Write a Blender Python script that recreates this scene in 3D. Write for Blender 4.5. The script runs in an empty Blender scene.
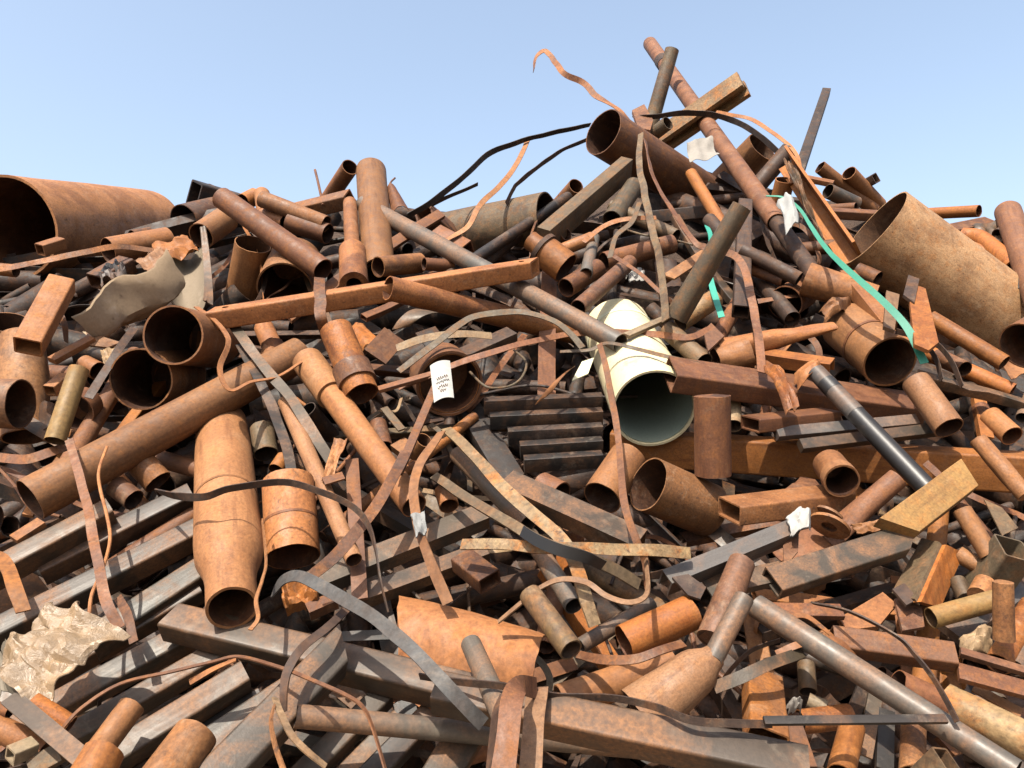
import bpy, bmesh, math, random
from mathutils import Vector, Matrix, noise
random.seed(11)
scene = bpy.context.scene
COL = scene.collection
R_ = math.radians

# ---------------------------------------------------------------- camera
FPX, W_, H_ = 769.0, 1024, 768
PITCH = R_(6.0)
CAM = Vector((0, 0, 1.7))
FWD = Vector((0, math.cos(PITCH), math.sin(PITCH)))
UPV = Vector((0, -math.sin(PITCH), math.cos(PITCH)))
RGT = Vector((1, 0, 0))
cd = bpy.data.cameras.new('camera')
cd.sensor_width = 36.0
cd.lens = 36.0 * FPX / W_
cd.clip_start = 0.05
cd.clip_end = 5000
cam = bpy.data.objects.new('camera', cd)
cam.location = CAM
cam.rotation_euler = (math.pi / 2 + PITCH, 0, 0)
COL.objects.link(cam)
scene.camera = cam

# the slope of the heap is one plane in the world: its depth for a line of sight
HA, HB = 0.0845, 0.000324
def hdepth(y):
    return 1.0 / (HA + HB * max(y, -120))
def ray(x, y):
    return RGT * ((x - 512) / FPX) + UPV * (-(y - 384) / FPX) + FWD
def at(x, y, lift=0.0):
    """point of the heap slope seen in direction x, y, raised 'lift' metres towards the viewer"""
    return CAM + ray(x, y) * (hdepth(y) - lift)
def ppm(p):
    """metres per pixel of size at point p"""
    return (p - CAM).dot(FWD) / FPX
_a, _b, _c = at(0, 300), at(1000, 300), at(0, 700)
SLOPE_N = (_b - _a).cross(_c - _a).normalized()
if SLOPE_N.y > 0: SLOPE_N = -SLOPE_N

# ---------------------------------------------------------------- materials
def new_mat(name):
    m = bpy.data.materials.new(name); m.use_nodes = True
    nt = m.node_tree
    for n in list(nt.nodes): nt.nodes.remove(n)
    out = nt.nodes.new('ShaderNodeOutputMaterial')
    b = nt.nodes.new('ShaderNodeBsdfPrincipled')
    nt.links.new(b.outputs[0], out.inputs[0])
    return m, nt, b
class NB:
    def __init__(s, nt): s.nt = nt
    def n(s, t, **k):
        x = s.nt.nodes.new(t)
        for a, v in k.items(): setattr(x, a, v)
        return x
    def l(s, a, b): s.nt.links.new(a, b)
    def coords(s, island=False):
        tc = s.n('ShaderNodeTexCoord')
        if island:
            g = s.n('ShaderNodeNewGeometry'); rnd = g.outputs['Random Per Island']
        else:
            oi = s.n('ShaderNodeObjectInfo'); rnd = oi.outputs['Random']
        mu = s.n('ShaderNodeMath', operation='MULTIPLY'); mu.inputs[1].default_value = 37.0
        s.l(rnd, mu.inputs[0])
        sz = s.math('ADD', s.math('MULTIPLY', s.math('FRACT', s.math('MULTIPLY', rnd, 17.3), 0.0), 1.1), .55)
        sc = s.n('ShaderNodeVectorMath', operation='SCALE'); s.l(tc.outputs['Object'], sc.inputs[0]); s.l(sz, sc.inputs['Scale'])
        ad = s.n('ShaderNodeVectorMath', operation='ADD')
        s.l(sc.outputs[0], ad.inputs[0]); s.l(mu.outputs[0], ad.inputs[1])
        return ad.outputs[0], rnd
    def noise(s, co, scale, detail=6, rough=.6, dist=0.0, stretch=None):
        if stretch:
            mp = s.n('ShaderNodeMapping'); mp.inputs['Scale'].default_value = stretch
            s.l(co, mp.inputs['Vector']); co = mp.outputs[0]
        t = s.n('ShaderNodeTexNoise'); t.inputs['Scale'].default_value = scale
        t.inputs['Detail'].default_value = detail; t.inputs['Roughness'].default_value = rough
        t.inputs['Distortion'].default_value = dist
        s.l(co, t.inputs['Vector']); return t.outputs[0]
    def rng(s, v, a, b, c=0.0, d=1.0):
        m = s.n('ShaderNodeMapRange'); s.l(v, m.inputs[0])
        for i, q in enumerate((a, b, c, d)): m.inputs[i + 1].default_value = q
        return m.outputs[0]
    def math(s, op, a, b):
        m = s.n('ShaderNodeMath', operation=op)
        for i, v in enumerate((a, b)):
            if isinstance(v, (int, float)): m.inputs[i].default_value = v
            else: s.l(v, m.inputs[i])
        return m.outputs[0]
    def mix(s, f, a, b, blend='MIX'):
        m = s.n('ShaderNodeMix', data_type='RGBA', blend_type=blend)
        for i, v in ((0, f), (6, a), (7, b)):
            if isinstance(v, (int, float)): m.inputs[i].default_value = v
            elif isinstance(v, tuple): m.inputs[i].default_value = (*v, 1)[:4]
            else: s.l(v, m.inputs[i])
        return m.outputs[2]
    def scale(s, c, v):
        m = s.n('ShaderNodeVectorMath', operation='SCALE'); s.l(c, m.inputs[0]); s.l(v, m.inputs['Scale'])
        return m.outputs[0]
    def bump(s, h, strength, dist, bsdf, prev=None):
        b = s.n('ShaderNodeBump'); b.inputs['Strength'].default_value = strength; b.inputs['Distance'].default_value = dist
        s.l(h, b.inputs['Height'])
        if prev: s.l(prev, b.inputs['Normal'])
        s.l(b.outputs[0], bsdf.inputs['Normal']); return b.outputs[0]

def mat_rust(name='rust', island=False, inside=False, stain=.85, plum=.85, pale=.45, pits=.75, strk_=.45, grain=.5, pitscale=42):
    m, nt, b = new_mat(name); k = NB(nt)
    co, rnd = k.coords(island)
    if island:
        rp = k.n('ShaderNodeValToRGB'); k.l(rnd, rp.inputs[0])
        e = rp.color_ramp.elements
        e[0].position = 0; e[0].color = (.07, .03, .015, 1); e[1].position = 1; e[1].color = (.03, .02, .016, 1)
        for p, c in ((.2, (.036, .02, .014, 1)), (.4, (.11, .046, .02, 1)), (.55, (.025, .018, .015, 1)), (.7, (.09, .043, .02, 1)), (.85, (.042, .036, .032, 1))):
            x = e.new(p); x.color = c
        base = k.mix(1.0, rp.outputs[0], (.36, .34, .33), 'MULTIPLY'); alpha = .2  # extra darkening puts the deep shade of the gaps into the colour
    else:
        oi = k.n('ShaderNodeObjectInfo'); base = oi.outputs['Color']; alpha = oi.outputs['Alpha']
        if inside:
            base = k.mix(1.0, base, (.30, .25, .24), 'MULTIPLY'); alpha = .12  # same rust darkened: shade inside the mouths put into the colour
    big = k.noise(co, 3.2, 6, .62, .4)
    mid = k.noise(co, 13, 7, .68, .3)
    fine = k.noise(co, 75, 5, .7)
    strk = k.noise(co, 5, 5, .6, .2, (5, 5, .5))
    # dark oxide stains
    c = k.mix(k.rng(big, .44, .60, 0, stain), base, k.mix(1.0, base, (.36, .29, .24), 'MULTIPLY'))
    # plum-brown mill scale left on some pieces more than on others
    r2 = k.math('FRACT', k.math('MULTIPLY', rnd, 7.7), 0.0)
    ms = k.math('MULTIPLY', k.rng(k.noise(co, 2.1, 7, .7, .7), .50, .57), k.rng(r2, .45, 1.0, 0, plum))
    c = k.mix(ms, c, (.052, .034, .026))
    # powdery orange bloom
    c = k.mix(k.math('MULTIPLY', k.rng(mid, .47, .66), alpha), c, (.20, .072, .014))
    # pale dusty scale
    sc = k.noise(co, 8, 8, .75, .8)
    c = k.mix(k.rng(sc, .54, .68, 0, pale), c, k.mix(.6, base, (.20, .14, .09)))
    c = k.mix(k.rng(strk, .50, .68, 0, strk_), c, k.mix(1.0, base, (.5, .42, .4), 'MULTIPLY'))
    # pits and grain
    pit = k.noise(co, pitscale, 5, .8)
    c = k.mix(k.rng(pit, .57, .68, 0, pits), c, (.03, .017, .012))
    c = k.scale(c, k.rng(fine, .28, .72, 1 - grain, 1 + grain))
    k.l(c, b.inputs['Base Color'])
    k.l(k.rng(mid, .3, .7, .48, .88), b.inputs['Roughness'])
    b.inputs['Specular IOR Level'].default_value = .32
    b1 = k.bump(mid, .18, .006, b)
    k.bump(fine, .45, .0025, b, b1)
    return m

def mat_steel(name='mill_steel'):
    m, nt, b = new_mat(name); k = NB(nt)
    co, rnd = k.coords()
    oi = k.n('ShaderNodeObjectInfo'); base = oi.outputs['Color']; alpha = oi.outputs['Alpha']
    strk = k.noise(co, 7, 6, .62, .1, (7, 7, .45))
    big = k.noise(co, 4, 7, .65, .5)
    fine = k.noise(co, 90, 4, .7)
    c = k.mix(k.rng(strk, .38, .66, 0, .6), base, k.mix(1.0, base, (.60, .54, .50), 'MULTIPLY'))
    c = k.mix(k.rng(k.noise(co, 9, 8, .7, .6), .56, .7, 0, .5), c, k.mix(.5, base, (.20, .165, .125)))
    rf = k.math('MULTIPLY', k.rng(big, .44, .62), alpha)
    c = k.mix(rf, c, k.mix(k.rng(fine, .35, .65), (.10, .045, .02), (.19, .08, .026)))
    c = k.scale(c, k.rng(fine, .25, .75, .78, 1.22))
    k.l(c, b.inputs['Base Color'])
    k.l(k.math('MULTIPLY', k.rng(rf, 0, .5, 1, 0), .08), b.inputs['Metallic'])
    b.inputs['Specular IOR Level'].default_value = .35
    k.l(k.math('ADD', k.rng(strk, .3, .7, .40, .55), k.math('MULTIPLY', rf, .35)), b.inputs['Roughness'])
    b1 = k.bump(big, .2, .008, b)
    k.bump(fine, .25, .002, b, b1)
    return m

def mat_paint(name, rough=.5, grime=(.13, .075, .036), gt=.57, spec=.4):
    m, nt, b = new_mat(name); k = NB(nt)
    co, rnd = k.coords()
    oi = k.n('ShaderNodeObjectInfo'); base = oi.outputs['Color']; alpha = oi.outputs['Alpha']
    big = k.noise(co, 5, 8, .7, .5); fine = k.noise(co, 45, 5, .7)
    c = k.mix(k.math('MULTIPLY', k.rng(big, gt, gt + .13), alpha), base, grime)
    c = k.mix(k.math('MULTIPLY', k.rng(k.noise(co, 18, 6, .75), .6, .7), alpha), c, k.mix(1.0, base, (.45, .4, .35), 'MULTIPLY'))
    c = k.scale(c, k.rng(fine, .25, .75, .86, 1.14))
    k.l(c, b.inputs['Base Color'])
    b.inputs['Roughness'].default_value = rough
    b.inputs['Specular IOR Level'].default_value = spec
    k.bump(fine, .2, .003, b)
    return m

def mat_bag():
    m, nt, b = new_mat('plastic_film'); k = NB(nt)
    co, rnd = k.coords()
    oi = k.n('ShaderNodeObjectInfo')
    n = k.noise(co, 7, 7, .7, .8)
    c = k.mix(k.rng(n, .42, .68, 0, .8), oi.outputs['Color'], (.25, .155, .075))
    k.l(c, b.inputs['Base Color'])
    b.inputs['Roughness'].default_value = .38
    b.inputs['Transmission Weight'].default_value = .18
    b.inputs['Specular IOR Level'].default_value = .5
    k.bump(k.noise(co, 16, 7, .65, 1.2), .55, .02, b)
    return m

def mat_ground():
    m, nt, b = new_mat('yard_dirt'); k = NB(nt)
    tc = k.n('ShaderNodeTexCoord'); co = tc.outputs['Object']
    n = k.noise(co, .8, 10, .7); f = k.noise(co, 22, 6, .7)
    c = k.mix(k.rng(n, .35, .65), (.11, .08, .056), (.17, .13, .09))
    c = k.scale(c, k.rng(f, .25, .75, .7, 1.3))
    k.l(c, b.inputs['Base Color']); b.inputs['Roughness'].default_value = .95
    k.bump(f, .6, .03, b)
    return m
def mat_mound():
    m, nt, b = new_mat('packed_rust_fines'); k = NB(nt)
    tc = k.n('ShaderNodeTexCoord'); co = tc.outputs['Object']
    n = k.noise(co, 3, 10, .7); f = k.noise(co, 30, 6, .7)
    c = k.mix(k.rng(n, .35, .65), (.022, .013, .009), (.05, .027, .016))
    c = k.scale(c, k.rng(f, .25, .75, .6, 1.4))
    k.l(c, b.inputs['Base Color']); b.inputs['Roughness'].default_value = .95
    k.bump(f, .8, .03, b)
    return m

MAT = dict(rust=mat_rust(), rust_even=mat_rust('even_rust', stain=.30, plum=.2, pale=.30, pits=.25, strk_=.65, grain=.34), rust_scaly=mat_rust('scaly_rust', stain=.6, plum=.5, pale=.65, pits=.75, strk_=.2, grain=.42, pitscale=26), shaded_bore=mat_rust('shaded_pipe_bore', inside=True), steel=mat_steel(),
           paint=mat_paint('old_paint', .5), black=mat_paint('black_coating', .42, (.08, .05, .033), .6),
           paper=mat_paint('paper', .8, (.25, .20, .15), .55, .2), plastic=mat_paint('plastic_strap', .65, (.15, .13, .1), .6, .5),
           wood=mat_rust('scaled_rust', stain=.6, plum=.3, pale=.8, pits=.9, pitscale=26), bag=mat_bag(), mass=mat_rust('mixed_rust_shaded', True),
           ground=mat_ground(), mound=mat_mound())
# colour of the thing itself, amount of loose orange bloom, material
C = dict(tan=((.262, .108, .037), .35, 'rust'), ltan=((.295, .128, .048), .25, 'rust'), org=((.29, .098, .018), .75, 'rust'),
         brn=((.140, .054, .022), .35, 'rust'), dk=((.052, .029, .019), .2, 'rust'), vdk=((.025, .017, .014), .12, 'rust'),
         red=((.165, .068, .032), .3, 'rust'), pink=((.235, .120, .058), .15, 'rust'), ylw=((.235, .135, .042), .4, 'rust'),
         olv=((.110, .076, .042), .3, 'rust'), bge=((.27, .19, .11), .2, 'rust'), scale=((.31, .19, .085), .95, 'wood'),
         gry=((.076, .058, .041), .55, 'steel'), slv=((.112, .095, .077), .55, 'steel'), stl=((.058, .042, .029), .55, 'steel'),
         dst=((.026, .021, .018), .35, 'steel'), blu=((.088, .086, .086), .35, 'steel'), ggr=((.056, .045, .031), .5, 'steel'),
         drum=((.30, .175, .085), .5, 'wood'), slate=((.060, .061, .062), .05, 'rust'), crust=((.36, .27, .19), .1, 'steel'),
         blk=((.014, .013, .013), .5, 'black'), cream=((.385, .355, .235), .5, 'paint'), mint=((.20, .235, .19), .3, 'paint'),
         teal=((.016, .19, .135), .12, 'plastic'), white=((.21, .20, .185), .25, 'paper'), card=((.29, .215, .14), .6, 'paper'),
         gcard=((.135, .115, .088), .6, 'paper'), bag=((.29, .195, .115), 1, 'bag'))
def paint(o, key):
    rgb, a, mt = C[key]
    if mt in ('rust', 'wood', 'steel'): rgb = tuple(c * .70 for c in rgb)
    v = random.uniform(.62, 1.14); h = random.uniform(-.09, .09)
    o.color = (min(rgb[0] * v * (1 + h), .9), min(rgb[1] * v, .9), min(rgb[2] * v * (1 - h), .9), a)
    vt = mt
    if mt == 'rust': vt = random.choice(('rust', 'rust_even', 'rust_even', 'rust_even', 'rust_scaly'))
    o.data.materials.append(MAT[vt])
    if any(p.material_index for p in o.data.polygons): o.data.materials.append(MAT['shaded_bore' if mt in ('rust', 'wood', 'steel') else mt])

# ---------------------------------------------------------------- building
HEROES = []       # (x, y, short phrase) landmarks for wording
def tag(o, label, cat, group=None, kind=None):
    if label: o['label'] = label
    if cat: o['category'] = cat
    if group: o['group'] = group
    o['kind'] = kind or 'thing'
    return o
def finish(name, bm, key, mw=None, parent=None, angle=35):
    bmesh.ops.recalc_face_normals(bm, faces=bm.faces)
    me = bpy.data.meshes.new(name); bm.to_mesh(me); bm.free()
    for p in me.polygons: p.use_smooth = True
    me.set_sharp_from_angle(angle=R_(angle))
    o = bpy.data.objects.new(name, me); COL.objects.link(o)
    if mw is not None: o.matrix_world = mw
    if parent is not None:
        o.parent = parent
        o.matrix_parent_inverse = Matrix.Identity(4)
        o.matrix_basis = (parent.matrix_basis.inverted() @ mw) if mw is not None else Matrix.Identity(4)
    paint(o, key)
    return o
def holder(name, p):
    e = bpy.data.objects.new(name, None); e.location = p; e.empty_display_size = .1
    COL.objects.link(e)
    e.matrix_basis = Matrix.Translation(p)
    return e

def axis_matrix(p1, p2, up=None, roll=0.0):
    z = (p2 - p1).normalized()
    u = up or Vector((0, -.62, .78))
    y = (u - z * u.dot(z))
    if y.length < 1e-3: y = Vector((1, 0, 0)) - z * z.x
    y.normalize(); x = y.cross(z)
    m = Matrix((x, y, z)).transposed().to_4x4()
    m = Matrix.Translation(p1) @ m @ Matrix.Rotation(R_(roll), 4, 'Z')
    return m

def ends(x1, y1, x2, y2, lift, q=None, lift2=None):
    p1 = at(x1, y1, lift)
    if q is None:
        return p1, at(x2, y2, lift if lift2 is None else lift2)
    r2 = ray(x2, y2); v = (p1 - CAM).normalized(); d1 = hdepth(y1) - lift
    lo, hi = (d1, d1 * 3) if q > 0 else (d1 * .3, d1)
    f = lambda D: (CAM + r2 * D - p1).normalized().dot(v) - q
    for _ in range(50):
        mid = (lo + hi) / 2
        if f(mid) < 0: lo = mid
        else: hi = mid
    return p1, CAM + r2 * ((lo + hi) / 2)

def ring_pts(r, n, k, seed, dent, oval=1.0):
    out = []
    for i in range(n):
        a = 2 * math.pi * i / n
        d = 1 + dent * noise.noise(Vector((math.cos(a) * 1.3 + seed, math.sin(a) * 1.3, k * 1.1)))
        out.append((math.cos(a) * r * d * oval, math.sin(a) * r * d))
    return out
def pipe_bm(L, r1, r2, t=.09, dent=.03, jag=0.0, n=None, oval=1.0, bm=None, mtx=None, prof=None, flat2=0.0, light_plug=False):
    """open hollow pipe along +z; prof: [(z fraction, radius factor)]; flat2 squashes the far end"""
    bm = bm or bmesh.new()
    n = n or (40 if max(r1, r2) > .12 else 28 if max(r1, r2) > .06 else 18)
    seed = random.uniform(0, 90)
    prof = prof or [(i / 6.0, 1.0) for i in range(7)]
    outer, inner = [], []
    for zi, (fz, fr) in enumerate(prof):
        r = (r1 + (r2 - r1) * fz) * fr
        z = fz * L
        for lst, rr in ((outer, r), (inner, r * (1 - t))):
            row = []
            for i, (x, y) in enumerate(ring_pts(rr, n, z / max(r1, .03) * .5, seed, dent, oval)):
                dz = 0
                if jag and zi in (0, len(prof) - 1):
                    a = 2 * math.pi * i / n
                    dz = jag * r1 * noise.noise(Vector((math.cos(a) * 2 + seed, math.sin(a) * 2, zi * 5.3)))
                fl = flat2 * max(0, (fz - .45) / .55) if flat2 else 0
                v = Vector((x * (1 + .45 * fl), y * (1 - fl), z + dz))
                row.append(bm.verts.new(mtx @ v if mtx else v))
            lst.append(row)
    for rows in (outer, inner):
        for a, b in zip(rows, rows[1:]):
            for i in range(n):
                bm.faces.new((a[i], a[(i + 1) % n], b[(i + 1) % n], b[i]))
    for a, b in zip(inner, inner[1:]):
        for i in range(n):
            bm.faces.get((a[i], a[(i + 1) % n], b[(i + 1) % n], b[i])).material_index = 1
    for k in (0, -1):
        a, b = outer[k], inner[k]
        if k == -1 and light_plug:  # far end closed, added to keep light from leaking into the mouth
            bm.faces.new(a); bm.faces.new(b).material_index = 1; continue
        for i in range(n):
            bm.faces.new((a[i], a[(i + 1) % n], b[(i + 1) % n], b[i]))
    return bm

def P(label, x1, y1, x2, y2, d, key='tan', lift=.1, q=None, lift2=None, d2=None, name='rusty_pipe', cat='pipe',
      t=.09, dent=.012, jag=.06, group=None, oval=1.0, prof=None, parts=None, flat2=0.0, ink=None, light_plug=True):
    """a pipe whose nearer opening is at x1, y1. parts: [(name, from, to, radius factor, key)] collars, seams, sleeves"""
    p1, p2 = ends(x1, y1, x2, y2, lift, q, lift2)
    r1 = d / 2 * ppm(p1)
    r2 = r1 if d2 is None else d2 / 2 * ppm(p2)
    jag *= min(1.0, .06 / r1)
    mw = axis_matrix(p1, p2, roll=random.uniform(-40, 40)); L = (p2 - p1).length
    if parts or ink:
        e = holder(name, p1)
        finish('pipe_wall', pipe_bm(L, r1, r2, t, dent, jag, oval=oval, prof=prof, flat2=flat2, light_plug=light_plug), key, mw, e)
        for (pn, a, b_, fr, pk) in parts or ():
            ra, rb = (r1 + (r2 - r1) * a) * fr, (r1 + (r2 - r1) * b_) * fr
            m2 = mw @ Matrix.Translation((0, 0, a * L))
            finish(pn, pipe_bm((b_ - a) * L, ra, rb, (fr - 1.004) / fr if fr > 1.02 else .02, dent * .6, .02, oval=oval, prof=[(0, 1), (.5, 1), (1, 1)]), pk, m2, e)
        if ink:
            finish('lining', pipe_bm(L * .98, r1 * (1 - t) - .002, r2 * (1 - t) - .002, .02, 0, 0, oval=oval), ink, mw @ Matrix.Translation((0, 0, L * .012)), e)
        o = e
    else:
        o = finish(name, pipe_bm(L, r1, r2, t, dent, jag, oval=oval, prof=prof, flat2=flat2, light_plug=light_plug), key, mw)
    tag(o, label, cat, group)
    return o

def section(kind, w, h, t):
    """outer loop (and inner loop) of a bar's cross-section; x = width, y = up"""
    a, b = w / 2, h / 2
    if kind in ('tube', 'solid'):
        def rr(a, b, c):
            c = min(c, a * .8, b * .8); o = []
            for sx, sy, a0 in ((1, 1, 0), (-1, 1, 90), (-1, -1, 180), (1, -1, 270)):
                for k in (0, 22.5, 45, 67.5, 90):
                    g = R_(a0 + k); o.append((sx * (a - c) + c * math.cos(g), sy * (b - c) + c * math.sin(g)))
            return o
        c = min(a, b) * (.22 if kind == 'tube' else .10)
        return rr(a, b, c), (rr(a - t, b - t, c * .6) if kind == 'tube' else None)
    if kind == 'U':      # web on top, flanges down
        return [(a, b), (-a, b), (-a, -b), (-a + t, -b), (-a + t, b - t), (a - t, b - t), (a - t, -b), (a, -b)], None
    if kind == 'V':      # flanges up
        return [(a, -b), (a, b), (a - t, b), (a - t, -b + t), (-a + t, -b + t), (-a + t, b), (-a, b), (-a, -b)], None
    if kind == 'L':
        return [(a, b), (-a, b), (-a, b - t), (a - t, b - t), (a - t, -b), (a, -b)], None
    if kind == 'J':
        return [(a, b), (-a, b), (-a, -b), (-a + t, -b), (-a + t, b - t), (a, b - t)], None
    if kind == 'I':
        s = t / 2
        return [(a, b), (-a, b), (-a, b - t), (-s, b - t), (-s, -b + t), (-a, -b + t), (-a, -b), (a, -b), (a, -b + t), (s, -b + t), (s, b - t), (a, b - t)], None
def bar_bm(L, kind, w, h, t, cut1=0.0, cut2=0.0, bow=0.0, bm=None, mtx=None, dent=.0):
    bm = bm or bmesh.new(); out, inn = section(kind, w, h, t)
    nz = 7 if (bow or dent) else 2
    seed = random.uniform(0, 50)
    def rows(loop):
        rs = []
        for k in range(nz):
            f = k / (nz - 1); row = []
            for x, y in loop:
                z = f * L + (cut1 * x * (1 - f)) + cut2 * x * f
                dx = dent * w * noise.noise(Vector((x / w * 2 + seed, y / h * 2, f * 5))) if dent else 0
                v = Vector((x + dx, y + bow * L * math.sin(f * math.pi) + dx, z)); row.append(bm.verts.new(mtx @ v if mtx else v))
            rs.append(row)
        return rs
    def skin(rs):
        n = len(rs[0])
        for a, b in zip(rs, rs[1:]):
            for i in range(n): bm.faces.new((a[i], a[(i + 1) % n], b[(i + 1) % n], b[i]))
    ro = rows(out); skin(ro)
    if inn:
        ri = rows(inn); skin(ri); n = len(out)
        for k in (0, -1):
            for i in range(n): bm.faces.new((ro[k][i], ro[k][(i + 1) % n], ri[k][(i + 1) % n], ri[k][i]))
    else:
        bm.faces.new(ro[0]); bm.faces.new(ro[-1])
    return bm
def B(label, x1, y1, x2, y2, w, h, key='stl', lift=.1, q=None, lift2=None, kind='tube', t=None, roll=0, cut1=0, cut2=0, bow=0,
      name='square_tube', cat='tube', group=None, up=None, holes=None, dent=.004):
    p1, p2 = ends(x1, y1, x2, y2, lift, q, lift2)
    s = ppm(p1); w *= s; h *= s
    t = (t * s) if t else max(.004, min(w, h) * .10)
    mw = axis_matrix(p1, p2, up, roll); L = (p2 - p1).length
    o = finish(name, bar_bm(L, kind, w, h, t, cut1, cut2, bow, dent=dent), key, mw, angle=28)
    if holes:
        for f in holes:
            cb = bmesh.new(); bmesh.ops.create_cone(cb, cap_ends=True, segments=20, radius1=w * .17, radius2=w * .17, depth=h * .9)
            cm = bpy.data.meshes.new('cut'); cb.to_mesh(cm); cb.free()
            co = bpy.data.objects.new('cut', cm); COL.objects.link(co)
            co.matrix_world = mw @ Matrix.Translation((0, h / 2, f * L)) @ Matrix.Rotation(math.pi / 2, 4, 'X')
            md = o.modifiers.new('hole', 'BOOLEAN'); md.object = co; md.operation = 'DIFFERENCE'; md.solver = 'EXACT'
            dg = bpy.context.evaluated_depsgraph_get(); dg.update()
            nm = bpy.data.meshes.new_from_object(o.evaluated_get(dg))
            o.modifiers.clear(); o.data = nm; bpy.data.objects.remove(co); bpy.data.meshes.remove(cm)
            nm.set_sharp_from_angle(angle=R_(28))
    tag(o, label, cat, group)
    return o

def smooth(pts, sub=6):
    """catmull-rom through vectors"""
    if len(pts) < 3: sub = 4
    q = [pts[0] * 2 - pts[1]] + list(pts) + [pts[-1] * 2 - pts[-2]]
    out = []
    for i in range(1, len(q) - 2):
        a, b, c, d = q[i - 1:i + 3]
        for k in range(sub):
            t = k / sub
            out.append(.5 * (2 * b + (c - a) * t + (2 * a - 5 * b + 4 * c - d) * t * t + (3 * b - a - 3 * c + d) * t ** 3))
    out.append(pts[-1]); return out
def strap_bm(pts, w, th, twist, taper=None):
    bm = bmesh.new(); n = len(pts); rows = []
    for i, p in enumerate(pts):
        tg = (pts[min(i + 1, n - 1)] - pts[max(i - 1, 0)]).normalized()
        f = i / (n - 1)
        view = (CAM - p).normalized()
        wd = tg.cross(view)
        wd = wd.normalized() if wd.length > 1e-4 else RGT
        if isinstance(twist, (list, tuple)):
            k = f * (len(twist) - 1); j = min(int(k), len(twist) - 2); a = twist[j] + (twist[j + 1] - twist[j]) * (k - j)
        else: a = twist
        a += 16 * noise.noise(p * 4.0)
        wd = Matrix.Rotation(R_(a), 3, tg) @ wd
        nm = wd.cross(tg).normalized()
        ww = w * (1 if not taper else taper[0] + (taper[1] - taper[0]) * f)
        ww *= 1 + .10 * noise.noise(p * 6)
        rows.append([bm.verts.new(p - p0 + wd * (sx * ww / 2) + nm * (sy * th / 2)) for p0 in (pts[0],) for sx, sy in ((-1, -1), (1, -1), (1, 1), (-1, 1))])
    for a, b in zip(rows, rows[1:]):
        for i in range(4): bm.faces.new((a[i], a[(i + 1) % 4], b[(i + 1) % 4], b[i]))
    bm.faces.new(rows[0]); bm.faces.new(rows[-1])
    return bm
def path(pts, lift):
    return [at(p[0], p[1], (p[2] if len(p) > 2 else lift)) for p in pts]
SUNV = Vector((-.24, -.47, .85))
def S(label, pts, w, key='brn', lift=.3, twist=20, th=None, name='metal_strap', cat='strap', group=None, taper=None, kink=False):
    v = path(pts, lift)
    sm = smooth(v, 1 if kink else 7)
    s = ppm(v[len(v) // 2]) * .9
    tw = twist if isinstance(twist, (list, tuple)) else [twist]
    acc = 0
    for a, b in zip(v, v[1:]):
        tg = (b - a).normalized(); wd = tg.cross((CAM - a).normalized()).normalized()
        m = sum(tw) / len(tw)
        f = lambda g: (Matrix.Rotation(R_(g), 3, tg) @ wd).cross(tg).normalized().dot(SUNV)
        acc += (f(m) - f(-m)) * (b - a).length
    if acc < 0 and key not in ('vdk', 'dk', 'blk'): twist = [-q for q in tw] if len(tw) > 1 else -tw[0]
    if not kink:
        g = w * s * .14
        sm = [p + Vector((noise.noise(p * 5), noise.noise(p * 5 + Vector((7, 0, 0))), noise.noise(p * 5 + Vector((0, 7, 0))))) * g for p in sm]
    o = finish(name, strap_bm(sm, w * s, th or max(.004, .05 * w * s), twist, taper), key, Matrix.Translation(sm[0]), angle=40)
    tag(o, label, cat, group); return o
def sweep_bm(pts, r, n=10, hollow=0.0):
    bm = bmesh.new(); rows, irow = [], []; fr = None; m = len(pts)
    for i, p in enumerate(pts):
        tg = (pts[min(i + 1, m - 1)] - pts[max(i - 1, 0)]).normalized()
        if fr is None: fr = tg.orthogonal().normalized()
        fr = (fr - tg * fr.dot(tg)).normalized(); bn = tg.cross(fr)
        for lst, rr in ((rows, r),) + (((irow, r * (1 - hollow)),) if hollow else ()):
            lst.append([bm.verts.new(p - pts[0] + (fr * math.cos(a) + bn * math.sin(a)) * rr) for a in (2 * math.pi * k / n for k in range(n))])
    for rs in (rows, irow):
        for a, b in zip(rs, rs[1:]):
            for i in range(n): bm.faces.new((a[i], a[(i + 1) % n], b[(i + 1) % n], b[i]))
    for k in (0, -1):
        if hollow:
            for i in range(n): bm.faces.new((rows[k][i], rows[k][(i + 1) % n], irow[k][(i + 1) % n], irow[k][i]))
        else: bm.faces.new(rows[k])
    return bm
def W(label, pts, d, key='brn', lift=.3, name='wire', cat='wire', group=None, hollow=0, n=8):
    v = path(pts, lift); sm = smooth(v, 7); s = ppm(v[0])
    o = finish(name, sweep_bm(sm, d / 2 * s, n, hollow), key, Matrix.Translation(sm[0]))
    tag(o, label, cat, group); return o
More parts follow.
